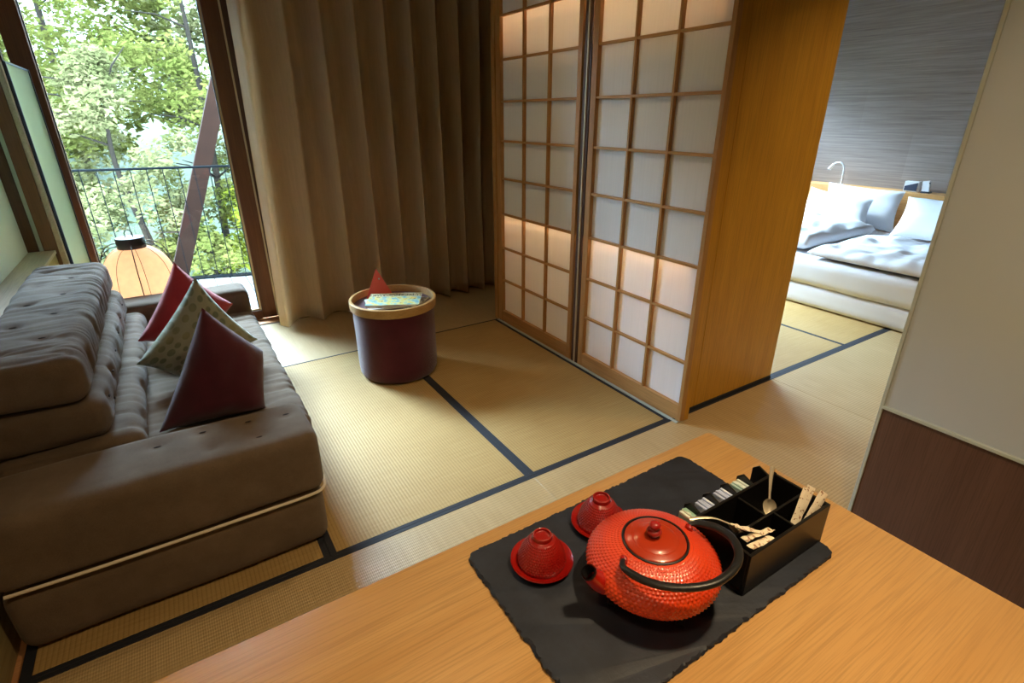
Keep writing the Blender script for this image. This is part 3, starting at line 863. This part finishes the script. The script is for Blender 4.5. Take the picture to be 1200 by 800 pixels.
arm = link('arm_mattress', softbox(BM(), SX0, .272, 1.742, 2.055, .250, .505, .045, .016, fold_disp(2, .0012, 7, nt_, .007, 'x')), M['sofa'], sofa, angle=180)
tufts_obj([(x, y, z-.011) for x, y, z in nt_], arm, 'x')
link('arm_mattress', softbox(BM(), SX0, .30, 3.655, 3.90, .250, .530, .05, .022, fold_disp(3, .002, 7, (), .008, 'x')), M['sofa'], sofa, angle=180)
link('seat_mattress', softbox(BM(), SX0+.01, .310, 2.062, 3.648, .250, .400, .045, .011, fold_disp(4, .014, 17, (), .004)), M['sofa'], sofa, angle=180)
bt = [(-.268, y, .47) for y in (2.3,2.6,2.9,3.2,3.45)]
link('lumbar_roll', softbox(BM(), SX0, -.262, 2.062, 3.64, .392, .512, .055, .012, fold_disp(5, .012, 14, bt, .006)), M['sofa'], sofa, angle=180)
bt = [(-.335, y, .615) for y in (2.22,2.46,2.70,2.94,3.18,3.42)]+[(-.34, y, .55) for y in (2.34,2.58,2.82,3.06,3.3)]
bk = link('back_cushion', softbox(BM(), SX0, -.335, 2.085, 3.62, .510, .668, .052, .0115, fold_disp(6, .010, 13, bt, .006)), M['sofa'], sofa, angle=180)
tufts_obj([(x-.004, y, z) for x, y, z in bt], bk, 's')
bt = [(-.60, y, .836) for y in (2.25,2.55,2.85,3.15,3.42)]+[(-.49, y, .838) for y in (2.36,2.66,2.96,3.26)]+[(-.362, y, .745) for y in (2.28,2.58,2.88,3.18,3.46)]
bk = link('back_cushion', softbox(BM(), SX0, -.362, 2.075, 3.60, .664, .838, .058, .0105, fold_disp(7, .016, 17, bt, .006)), M['sofa'], sofa, angle=180)
tufts_obj([(x, y, z-.010) for x, y, z in bt[:9]], bk, 'x')
pp = spline([(SX0+.03,1.748,.256), (-.4,1.742,.253), (0,1.742,.251), (.20,1.744,.250), (.258,1.762,.251), (.276,1.82,.253), (.272,2.0,.252), (.270,3.0,.252), (.270,3.8,.252)], 8)
link('piping', tube(BM(), pp, .0055, 8), M['piping'], sofa)

# ------------------------------------------------------------------ cushions
def cushion(name, cs, T, mat, label, cat='cushion', pinch=.1, seed=0, piping=None):
    cen = sum((Vector(c) for c in cs), Vector())/4; zb = min(c[2] for c in cs)
    base = (cen.x, cen.y, zb)
    if piping is None:
        return tag(link(name, pillow(BM(), *cs, T, pinch=pinch, seed=seed), mat, None, base, angle=75), label, cat, None)
    t = thing(name, base, label, cat)
    link('cover', pillow(BM(), *cs, T, pinch=pinch, seed=seed), mat, t, angle=75)
    return t
cushion('throw_cushion', [(.016,2.32,.856), (.205,2.38,.600), (.155,2.22,.405), (-.232,2.25,.402)], .10, M['burgundy'],
        'dark burgundy cushion standing in front, nearest the sofa arm', pinch=.03, seed=1)
cushion('throw_cushion', [(.020,2.78,.868), (.228,2.80,.500), (-.10,2.66,.402), (-.285,2.70,.530)], .085, M['dots'],
        'grey-green cushion with a round dot pattern, standing on its corner between the two red ones', pinch=.08, seed=4)
cushion('throw_cushion', [(-.050,3.12,.875), (.170,3.12,.610), (.00,3.05,.405), (-.288,3.06,.515)], .080, M['red_cloth'],
        'bright red cushion at the back near the window end of the sofa', pinch=.08, seed=8)

# ------------------------------------------------------------------ floor lamp behind the sofa
LX, LY = -.272, 4.165
t = thing('lantern_lamp', (LX, LY, .001), 'glowing paper lantern lamp with a black cap and wire cage behind the far sofa arm', 'lamp')
shade = [(.070,.775),(.105,.765),(.150,.725),(.185,.665),(.203,.59),(.207,.52),(.200,.44),(.180,.36),(.150,.29),(.120,.25)]
sh = link('lamp_shade', lathe(BM(), resample(shade, 48)[0], (LX, LY, 0), 96, lambda i, k, r, z: .0025*abs(math.sin(k*PI/12))), M['lamp_shade'], t)
bm = BM()
link('lamp_cap', lathe(BM(), [(0,.770),(.078,.770),(.080,.773),(.080,.836),(.077,.840),(0,.841)], (LX, LY, 0), 64), M['lamp_cap'], t)
for k in range(8):
    a = 2*PI*k/8+.2
    P = [(LX+(r+.003)*math.cos(a), LY+(r+.003)*math.sin(a), z) for r, z in resample(shade, 20)[0]]
    link('rib', tube(BM(), P, .0016, 6), M['wire_black'], sh)
for k in range(6):
    a = 2*PI*k/6+.55
    P = [(.078,.80),(.13,.795),(.19,.75),(.228,.66),(.240,.55),(.232,.40),(.19,.22),(.14,.08),(.12,.008)]
    P = spline([(LX+r*math.cos(a), LY+r*math.sin(a), z) for r, z in P], 5)
    link('cage_wire', tube(BM(), P, .0032, 8), M['wire_black'], t)
ringp = [(LX+.12*math.cos(2*PI*k/40), LY+.12*math.sin(2*PI*k/40), .0065) for k in range(40)]
link('base_ring', tube(BM(), ringp, .005, 8, closed=True), M['wire_black'], t)
lp_ = spline([(LX-.02, LY, .838), (LX-.018, LY, .875), (LX, LY, .888), (LX+.018, LY, .875), (LX+.02, LY, .838)], 6)
link('hanging_loop', tube(BM(), lp_, .003, 8), M['wire_black'], t)
bm = BM(); bmesh.ops.create_uvsphere(bm, u_segments=24, v_segments=16, radius=.045)
for v in bm.verts: v.co += Vector((LX, LY, .56))
link('bulb', bm, mk_emit('warm_bulb', (1.0,.76,.58), 22), t)
link('bulb_stem', tube(BM(), [(LX, LY, .60), (LX, LY, .772)], .012, 12), M['wire_black'], t)

# ------------------------------------------------------------------ pouf bin with tray
BX, BY = 1.055, 3.075
t = thing('storage_pouf', (BX, BY, .001), 'round burgundy cloth pouf with a wooden tray rim on the tatami', 'pouf')
bp = [(0,.001),(.215,.001),(.236,.008),(.247,.03),(.251,.08),(.2515,.25),(.2525,.40),(.252,.452),(.246,.456),(0,.456)]
link('cloth_body', lathe(BM(), bp, (BX, BY, 0), 96), M['bin_cloth'], t, angle=50)
tp = [(.247,.452),(.266,.450),(.268,.454),(.268,.500),(.265,.503),(.251,.503),(.249,.500),(.249,.470),(.247,.452)]
link('tray_rim', lathe(BM(), tp, (BX, BY, 0), 128), M['bin_wood'], t, angle=35)
link('tray_bottom', lathe(BM(), [(0,.4565),(.247,.4565),(.247,.462),(0,.462)], (BX, BY, 0), 96), M['bin_cloth'], t, angle=35)

def mk_cover():
    m, nt, b = new_mat('magazine_cover')
    tc = nt.nodes.new('ShaderNodeTexCoord'); sp = nt.nodes.new('ShaderNodeSeparateXYZ'); nt.links.new(tc.outputs['UV'], sp.inputs[0])
    n = noise_tex(nt, coords(nt, (5, 3, 1), 'UV'), 1.6, 3)
    pic = ramp(nt, n, [(.30, srgb(92,162,186)), (.44, srgb(150,200,204)), (.52, srgb(226,222,150)), (.60, srgb(222,206,96)), (.70, srgb(120,70,110))])
    # rows of dark headline marks near the top edge
    wv = nt.nodes.new('ShaderNodeTexNoise'); wv.inputs['Scale'].default_value = 1; wv.inputs['Detail'].default_value = 1
    nt.links.new(coords(nt, (34, 9, 1), 'UV'), wv.inputs['Vector'])
    marks = math_n(nt, 'GREATER_THAN', wv.outputs['Fac'], .5)
    band = math_n(nt, 'MULTIPLY', math_n(nt, 'GREATER_THAN', sp.outputs[1], .74), math_n(nt, 'LESS_THAN', sp.outputs[1], .94))
    top = math_n(nt, 'GREATER_THAN', sp.outputs[1], .70)
    col = mixc(nt, top, pic, srgb(222,214,170))
    col = mixc(nt, math_n(nt, 'MULTIPLY', band, marks), col, srgb(60,62,54))
    nt.links.new(col, b.inputs['Base Color']); setp(b, rough=.35); return m
M['cover'] = mk_cover()
M['cover2'] = mk_pack('magazine_cover_pale', srgb(210,206,196), srgb(120,116,108), 22, .58)
def magazine(cx, cy, z, L, W, rot, th, mat, label):
    t = thing('magazine', (cx, cy, z), label, 'magazine', 'magazines in the pouf tray')
    A_ = Matrix.Translation((cx, cy, z)) @ Matrix.Rotation(math.radians(rot), 4, 'Z')
    bm = box(BM(), -L/2+.001, L/2-.001, -W/2+.001, W/2-.001, .0005, th-.0005); xform(bm, A_); link('pages', bm, M['paper_white'], t, smooth=False)
    bm = BM(); uvl = bm.loops.layers.uv.verify(); nn = 12; g_ = []
    for s in (0, 1):
        for i in range(nn+1):
            for j in range(2):
                bm.verts.new((-L/2+L*i/nn, -W/2+W*j, th+.0008*(1-s)+.0012*math.sin(i/nn*PI)*(1)))
    bm.verts.ensure_lookup_table(); V = bm.verts
    for i in range(nn):
        f = bm.faces.new((V[i*2], V[i*2+2], V[i*2+3], V[i*2+1]))
        for l_, uv in zip(f.loops, ((i/nn,0), ((i+1)/nn,0), ((i+1)/nn,1), (i/nn,1))): l_[uvl].uv = uv
        o_ = (nn+1)*2
        bm.faces.new((V[o_+i*2+1], V[o_+i*2+3], V[o_+i*2+2], V[o_+i*2]))
    xform(bm, A_); link('cover_page', bm, mat, t, smooth=False)
magazine(1.10, 3.07, .4625, .30, .22, -48, .008, M['cover2'], 'grey magazine sticking out at the right from under the colourful one')
magazine(1.03, 3.05, .4740, .30, .22, -12, .007, M['cover2'], 'white magazine lying askew with its corner out at the left, under the colourful one')
magazine(1.055, 3.050, .4845, .325, .23, -28, .011, M['cover'], 'colourful magazine with blue and yellow cover on top of the pile')
# red pyramid box
t = thing('pyramid_box', (1.035, 3.255, .4625), 'small coral red pyramid-shaped box standing in the pouf tray behind the magazines', 'box')
bm = BM(); P = [Vector((-.090,-.030,0)), Vector((.088,-.036,0)), Vector((.005,.040,0)), Vector((-.004,.006,.186))]
A_ = Matrix.Translation((1.030, 3.262, .4628)) @ Matrix.Rotation(math.radians(-8), 4, 'Z')
V = [bm.verts.new(A_ @ p) for p in P]
for q in ((0,2,1), (0,1,3), (1,2,3), (2,0,3)): bm.faces.new([V[i] for i in q])
bmesh.ops.bevel(bm, geom=list(bm.edges), offset=.0015, segments=2, affect='EDGES')
link('folded_card', bm, M['pyramid'], t, smooth=False)
bm = BM(); bmesh.ops.create_uvsphere(bm, u_segments=12, v_segments=8, radius=.006)
for v in bm.verts: v.co += A_ @ Vector((.006,-.012,.118))
link('snap', bm, M['phone_white'], t)

# ------------------------------------------------------------------ curtain
def curtain():
    bm = BM(); cols = 620; zs = [.022+(ZC-.03)*i/26 for i in range(27)]
    x0, x1 = .500, 2.80
    # phase grows so folds get tighter to the right
    def ph(u): return 2*PI*(7.6*u+3.4*u**2.2)
    grid = []
    for i, z in enumerate(zs):
        row = []
        h = z/ZC
        for k in range(cols+1):
            u = k/cols
            p = ph(u)
            A_ = .118*(1-.12*h)*(.75+.45*noise.noise(Vector((u*9, h*.7, 3))))
            s = math.sin(p+.5*noise.noise(Vector((u*5, h*1.1, 8))))
            y = 4.30-A_*(s if s > 0 else s*.8)-.012*math.sin(2*p+1+h*1.5)-.016*noise.noise(Vector((u*14, h*1.8, 1)))
            x = x0+(x1-x0)*u+.030*math.cos(p)*(1-.3*h)+(.06*h if u < .02 else .06*h*max(0, 1-u*3))+.010*noise.noise(Vector((u*6, h*2, 5)))
            row.append(bm.verts.new((x, y, z)))
        grid.append(row)
    for i in range(26):
        for k in range(cols): bm.faces.new((grid[i][k], grid[i][k+1], grid[i+1][k+1], grid[i+1][k]))
    geom = bm.faces[:]
    bmesh.ops.solidify(bm, geom=geom, thickness=.003)
    return bm
t = thing('curtain', (1.6, 4.30, .02), 'floor-length taupe brown curtain hanging in deep folds in front of the window wall', 'curtain')
link('curtain_cloth', curtain(), M['curtain'], t, angle=180)
link('curtain_rail', box(BM(), -.8, 2.84, 4.28, 4.31, ZC-.012, ZC-.001), M['silver'], t, smooth=False)

# ------------------------------------------------------------------ bed
t = thing('double_bed', (5.5, 2.5, 0), 'low white double bed with an oak headboard in the bedroom', 'bed')
bx0, bx1, by0, by1 = 4.49, 6.46, 1.42, 3.52
link('bed_base', softbox(BM(), bx0+.02, bx1, by0+.02, by1-.02, .0045, .19, .03, .04), M['linen'], t, angle=180)
link('mattress', softbox(BM(), bx0, bx1, by0, by1, .185, .405, .055, .03, fold_disp(12, .003, 3, (), .007)), M['linen'], t, angle=180)
link('headboard', box(BM(), 6.47, 6.69, .95, 4.10, .002, .80, .004), M['oak_bed'], t, smooth=False)
def duvet(cs, th, label, seed):
    base = sum((Vector(c) for c in cs), Vector())/4
    A_, B_, C_, D_ = map(Vector, cs); n = 40; bm = BM(); G = []
    for s in (1, 0):
        g_ = []
        for i in range(n+1):
            row = []
            for j in range(n+1):
                u, v = i/n, j/n
                p = A_*(1-u)*(1-v)+B_*u*(1-v)+C_*u*v+D_*(1-u)*v
                e = min(u, 1-u, v, 1-v)*9; e = min(1, e)**.5
                w_ = abs(noise.noise(Vector((u*3.2+seed, v*3.2, 0))))*.055+noise.noise(Vector((u*8+seed, v*5, 2)))*.028+(1-abs(noise.noise(Vector((u*5+seed, v*9, 5))))*2)**2*.012
                if s == 0 and (i in (0, n) or j in (0, n)): row.append(G[0][i][j]); continue
                z = th*.5+(th*.5*e+w_*e if s else -th*.5*e*.98)
                row.append(bm.verts.new(p+Vector((0,0,z))))
            g_.append(row)
        G.append(g_)
    for k, g_ in enumerate(G):
        for i in range(n):
            for j in range(n):
                q = [g_[i][j], g_[i+1][j], g_[i+1][j+1], g_[i][j+1]]
                if k: q.reverse()
                bm.faces.new(q)
    tag(link('duvet', bm, M['linen2'], None, (base.x, base.y, base.z), angle=180), label, 'duvet', 'folded duvets')
duvet([(4.53,2.42,.414), (4.53,1.50,.414), (5.62,1.50,.414), (5.62,2.44,.414)], .085, 'white duvet folded flat on the near right side of the bed', 2)
duvet([(4.66,3.46,.414), (4.66,2.50,.414), (5.85,2.50,.414), (5.85,3.46,.414)], .15, 'white duvet heaped on the left side of the bed, beside the golden cabinet', 9)
cushion('bed_pillow', [(6.40,3.34,.835), (6.40,2.55,.815), (6.24,2.50,.415), (6.24,3.30,.415)], .075, M['linen'],
        'white pillow upright against the headboard, rear one of the pair below the reading lamp', 'pillow', .07, 2)
cushion('bed_pillow', [(6.20,3.42,.790), (6.16,2.72,.735), (5.98,2.62,.420), (5.98,3.46,.420)], .085, M['linen'],
        'white pillow leaning in front of another one, left side of the bed', 'pillow', .12, 6)
cushion('bed_pillow', [(6.36,2.50,.775), (6.36,1.70,.775), (6.02,1.72,.430), (6.02,2.44,.430)], .085, M['linen'],
        'white pillow leaning alone on the right side of the bed below the white device', 'pillow', .08, 11)
t = thing('reading_lamp', (6.56, 3.29, .80), 'thin white gooseneck reading lamp on the headboard', 'reading lamp')
gp = spline([(6.56,3.29,.80), (6.56,3.29,.93), (6.56,3.30,1.00), (6.555,3.34,1.04), (6.55,3.39,1.035), (6.55,3.42,1.01)], 6)
link('gooseneck', tube(BM(), gp, .008, 10), M['phone_white'], t)
link('lamp_head', tube(BM(), [(6.55,3.415,1.02), (6.548,3.435,.985), (6.546,3.45,.962)], [.014,.018,.018], 14), M['phone_white'], t)
link('lamp_foot', lathe(BM(), [(0,.001),(.028,.001),(.028,.010),(0,.012)], (6.56,3.29,.80), 24), M['phone_white'], t)
t = thing('alarm_clock', (6.56, 2.56, .80), 'white and dark box-shaped device on the headboard shelf', 'clock')
bm = box(BM(), 6.54, 6.60, 2.505, 2.64, .8015, .905, .005); link('case', bm, M['phone_white'], t, smooth=False)
bm = BM(); V = [bm.verts.new(p) for p in ((6.5385,2.515,.812), (6.5385,2.515,.895), (6.5385,2.632,.855), (6.5385,2.632,.812))]; f = bm.faces.new(V)
r = bmesh.ops.extrude_face_region(bm, geom=[f])
for v in r['geom']:
    if isinstance(v, bmesh.types.BMVert): v.co.x -= .003
link('dark_front', bm, M['phone_dark'], t, smooth=False)
t = thing('telephone', (6.555, 2.44, .80), 'white handset standing upright in its cradle at the end of the headboard shelf', 'telephone')
bm = box(BM(), -.012, .012, -.035, .035, .004, .120, .006); xform(bm, Matrix.Translation((6.555, 2.435, .801)) @ Matrix.Rotation(.12, 4, 'Y') @ Matrix.Rotation(-.18, 4, 'X'))
link('handset', bm, M['phone_white'], t, smooth=False)
bm = BM(); bmesh.ops.create_uvsphere(bm, u_segments=12, v_segments=8, radius=.007)
for v in bm.verts: v.co = Vector((v.co.x*.3+6.552, v.co.y+2.420, v.co.z+.900))
link('camera_dot', bm, M['phone_dark'], t)
link('cradle', box(BM(), 6.53, 6.60, 2.395, 2.475, .8012, .818, .003), M['phone_dark'], t, smooth=False)

# ------------------------------------------------------------------ balcony
b = BM()
pts = [(-2.6, 4.75), (2.4, 4.75), (2.4, 5.75), (.60, 6.16), (-.75, 6.58), (-2.6, 7.0)]
vb = [b.verts.new((x, y, -.20)) for x, y in pts]; f = b.faces.new(vb)
r = bmesh.ops.extrude_face_region(b, geom=[f])
for v in r['geom']:
    if isinstance(v, bmesh.types.BMVert): v.co.z = -.05
bs = struct('balcony_slab', b, M['trim_grey']); bs.name = 'floor_balcony'
# deck boards
t = thing('deck', (0, 5.6, -.05), 'grey wooden balcony decking outside the window', 'decking')
b = BM(); x = -2.55
def yend(x):
    for (xa, ya), (xb, yb) in (((-2.6,7.0),(-.75,6.58)), ((-.75,6.58),(.60,6.16)), ((.60,6.16),(2.4,5.75))):
        if x <= xb: return ya+(yb-ya)*(x-xa)/(xb-xa)
    return yb
while x < 2.3:
    w_ = .138
    V = [b.verts.new(p) for p in ((x,4.78,-.049), (x+w_,4.78,-.049), (x+w_,yend(x+w_)-.03,-.049), (x,yend(x)-.03,-.049))]
    f = b.faces.new(V); r = bmesh.ops.extrude_face_region(b, geom=[f])
    for v in r['geom']:
        if isinstance(v, bmesh.types.BMVert): v.co.z = -.022
    x += w_+.008
link('deck_boards', b, M['deck'], t, smooth=False)
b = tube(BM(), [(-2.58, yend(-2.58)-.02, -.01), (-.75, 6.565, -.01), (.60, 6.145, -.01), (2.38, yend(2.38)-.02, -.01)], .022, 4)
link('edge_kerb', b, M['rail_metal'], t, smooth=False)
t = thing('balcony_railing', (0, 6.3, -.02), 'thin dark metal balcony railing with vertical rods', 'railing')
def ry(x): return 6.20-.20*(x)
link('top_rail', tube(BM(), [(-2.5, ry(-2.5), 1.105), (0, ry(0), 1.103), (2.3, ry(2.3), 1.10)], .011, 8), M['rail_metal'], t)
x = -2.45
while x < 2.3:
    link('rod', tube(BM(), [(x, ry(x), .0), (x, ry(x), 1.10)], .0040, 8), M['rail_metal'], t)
    x += .129
# diagonal timber brace
b = BM()
P0, P1 = Vector((-.104, 6.43, -.05)), Vector((1.108, 6.43, 3.0))
ax = (P1-P0).normalized(); sd = Vector((0,1,0)).cross(ax).normalized()
V = []
for p in (P0, P1):
    for a_, c_ in ((-.076,-.06), (.076,-.06), (.076,.06), (-.076,.06)): V.append(b.verts.new(p+sd*a_+Vector((0,1,0))*c_))
for q in ((0,1,2,3), (7,6,5,4), (0,4,5,1), (1,5,6,2), (2,6,7,3), (3,7,4,0)): b.faces.new([V[i] for i in q])
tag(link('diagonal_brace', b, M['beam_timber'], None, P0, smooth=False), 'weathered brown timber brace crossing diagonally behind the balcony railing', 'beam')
# privacy screen
t = thing('glass_screen', (-.556, 4.2, .002), 'frosted green glass screen with dark edges standing at the window post behind the sofa back', 'glass screen')
link('glass_panel', box(BM(), -.560, -.552, 3.90, 4.53, .03, 1.80), M['frosted'], t, smooth=False)
link('metal_edge', box(BM(), -.564, -.548, 4.53, 4.56, .002, 1.815), M['screen_edge'], t, smooth=False)
link('metal_edge', box(BM(), -.5615, -.5505, 3.89, 4.53, 1.80, 1.812), M['screen_edge'], t, smooth=False)
link('metal_edge', box(BM(), -.5615, -.5505, 3.885, 3.90, .002, 1.812), M['screen_edge'], t, smooth=False)
link('metal_edge', box(BM(), -.564, -.548, 3.90, 4.53, .002, .03), M['screen_edge'], t, smooth=False)

# ------------------------------------------------------------------ hillside and trees
b = BM(); n = 40; G = []
for i in range(n+1):
    row = []
    for j in range(n+1):
        x = -24+56*i/n; y = 8.5+40*j/n
        z = -3.6+max(0, y-10)*.55+.8*noise.noise(Vector((x*.15, y*.15, 0)))
        row.append(b.verts.new((x, y, z)))
    G.append(row)
for i in range(n):
    for j in range(n): b.faces.new((G[i][j], G[i+1][j], G[i+1][j+1], G[i][j+1]))
hs_ = link('hillside', b, M['hill'], None); hs_['kind'] = 'structure'
def hz_(x, y): return -3.6+max(0, y-10)*.55+.8*noise.noise(Vector((x*.15, y*.15, 0)))
def tree(x, y, h, cr, mat, label, nl, ls, seed, name='leafy_tree', low=.12):
    rnd = random.Random(seed); z0 = hz_(x, y)
    t = thing(name, (x, y, z0), label, 'tree', 'trees on the slope outside')
    bm = BM()
    tp = spline([(x, y, z0-.2), (x+rnd.uniform(-.2,.2), y, z0+h*.35), (x+rnd.uniform(-.3,.3), y+.1, z0+h*.7), (x+rnd.uniform(-.3,.3), y, z0+h*.97)], 6)
    tube(bm, tp, [.085*(1-.85*i/(len(tp)-1)) for i in range(len(tp))], 8)
    for k in range(9):
        i = rnd.randint(5, len(tp)-2); a = rnd.uniform(0, 2*PI); L = cr*rnd.uniform(.5,.95)
        p = tp[i]; q = p+Vector((math.cos(a)*L, math.sin(a)*L, L*rnd.uniform(.1,.6)))
        tube(bm, [p, p.lerp(q, .5)+Vector((0,0,.08)), q], [.020,.013,.006], 5)
    link('trunk', bm, M['bark'], t)
    verts = []; faces = []
    clumps = []
    for k in range(70):
        v = rnd.uniform(low, 1.0); rad = cr*(math.sin(PI*min(1, v*.92+.08))**.6)*rnd.uniform(.45, 1.0)
        a = rnd.uniform(0, 2*PI)
        clumps.append((Vector((x+rad*math.cos(a), y+rad*math.sin(a), z0+h*v)), rnd.uniform(.28,.55)*cr*.55))
    for k in range(nl):
        c, r = clumps[rnd.randrange(len(clumps))]
        d = Vector((rnd.gauss(0,1), rnd.gauss(0,1), rnd.gauss(0,.7))).normalized()*r*rnd.random()**.4
        p = c+d; s = ls*rnd.uniform(.6, 1.3)
        a = Vector((rnd.gauss(0,1), rnd.gauss(0,1), rnd.gauss(0,.5))).normalized()
        bq = a.cross(Vector((rnd.gauss(0,1), rnd.gauss(0,1), rnd.gauss(0,1)))).normalized()
        i0 = len(verts)
        verts += [p-a*s, p+bq*s*.42, p+a*s, p-bq*s*.42]; faces.append((i0, i0+1, i0+2, i0+3))
    base = Vector((x, y, z0))
    me = bpy.data.meshes.new('foliage'); me.from_pydata([v-base for v in verts], [], faces); me.materials.append(mat)
    o = bpy.data.objects.new('foliage', me); C.objects.link(o); o.parent = t
spec = [(-5.2,12.5,5.6,1.5,'leaf1'),(-3.4,11.2,5.2,1.4,'leaf2'),(-1.9,12.6,7.0,1.5,'leaf1'),(-.6,11.0,5.0,1.3,'leaf2'),(.7,12.3,7.4,1.5,'leaf1'),
        (1.5,10.6,3.6,1.1,'leaf3'),(2.6,12.0,6.6,1.5,'leaf2'),(4.2,12.4,6.8,1.6,'leaf1'),(-4.6,16.5,7.6,2.1,'leaf2'),(-1.4,16.2,8.2,2.1,'leaf1'),
        (1.9,16.4,8.6,2.2,'leaf2'),(5.2,16.6,8.0,2.2,'leaf2'),(-7.8,15,7,2.0,'leaf1'),(.2,10.2,2.9,.9,'leaf1'),(-2.6,10.3,3.0,1.0,'leaf3'),(7.6,13,7,1.9,'leaf1')]
kinds = {'leaf1': 'fresh green', 'leaf2': 'pale green', 'leaf3': 'lime green'}
where = ['far left of the window view, on the near slope', 'left part of the window view beside the frame post', 'tall one left of the middle of the window view',
         'middle of the window view just beyond the railing', 'tall one in the middle of the window view', 'low bushy one at the right beside the diagonal brace',
         'right part of the window view behind the brace', 'right edge of the window view, mostly behind the curtain', 'high up at the far left, second row', 'second row, high in the middle left',
         'second row, high at the right of the window view', 'second row, hidden mostly by the curtain', 'outermost at the left', 'small one low in the middle behind the rods',
         'small one low at the left behind the rods', 'outermost at the right']
for i, (x, y, h, cr, mk) in enumerate(spec):
    tree(x, y, h, cr, M[mk], f'{kinds[mk]} leafy tree, {where[i]}', 13000 if cr > 1.2 else 8000, .056 if y < 14 else .105, 100+i)

# ------------------------------------------------------------------ light
w = bpy.data.worlds.new('sky'); scene.world = w; w.use_nodes = True
bg = w.node_tree.nodes['Background']; bg.inputs[0].default_value = (.52, .73, 1.0, 1); bg.inputs[1].default_value = 58.0
def sun(az, el, s, c, ang):
    l = bpy.data.lights.new('sun', 'SUN'); l.energy = s; l.color = c; l.angle = math.radians(ang)
    o = bpy.data.objects.new('sun', l); C.objects.link(o)
    d = Vector((math.sin(math.radians(az))*math.cos(math.radians(el)), math.cos(math.radians(az))*math.cos(math.radians(el)), math.sin(math.radians(el))))
    o.rotation_euler = (-d).to_track_quat('-Z', 'Y').to_euler(); o.location = (0,0,12)
sun(-16, 40, 10, (.64,.82,1.0), 20)
def portal(x0, x1, z0, z1, y):
    l = bpy.data.lights.new('window_portal', 'AREA'); l.shape = 'RECTANGLE'; l.size = x1-x0; l.size_y = z1-z0
    o = bpy.data.objects.new('window_portal', l); C.objects.link(o); o.location = ((x0+x1)/2, y, (z0+z1)/2)
    o.rotation_euler = (-PI/2, 0, 0); l.cycles.is_portal = True
portal(-.62, .45, .05, 2.45, 4.75); portal(3.3, 6.5, .95, 2.35, 4.75)
def ceiling_lamp(x, y, power, label, size=.12):
    t = thing('ceiling_light', (x, y, ZC), label, 'ceiling light', 'recessed ceiling lights')
    link('ring', lathe(BM(), [(size/2,-.001),(size/2+.012,-.001),(size/2+.012,-.006),(size/2,-.008)], (x, y, ZC), 40), M['silver'], t)
    l = bpy.data.lights.new('lamp', 'AREA'); l.shape = 'DISK'; l.size = size; l.energy = power; l.color = (1.0,.74,.42); l.spread = math.radians(115)
    o = bpy.data.objects.new('lamp_light', l); C.objects.link(o); o.location = (x, y, ZC-.009)
ceiling_lamp(.9, .1, 10, 'recessed round ceiling light above the near side of the table')
ceiling_lamp(-.3, .0, 3, 'recessed round ceiling light above the left end of the table')
ceiling_lamp(1.1, 2.4, 3, 'recessed round ceiling light above the living area')
ceiling_lamp(3.2, .6, 9, 'recessed round ceiling light above the bedroom passage')

scene.view_settings.view_transform = 'Standard'; scene.view_settings.look = 'None'
scene.view_settings.exposure = .80; scene.view_settings.gamma = 1; scene.view_settings.use_curve_mapping = False
scene.cycles.use_denoising = True
scene.cycles.max_bounces = 10; scene.cycles.diffuse_bounces = 6; scene.cycles.transparent_max_bounces = 12
scene.cycles.caustics_reflective = False; scene.cycles.caustics_refractive = False
scene.cycles.sample_clamp_indirect = 8
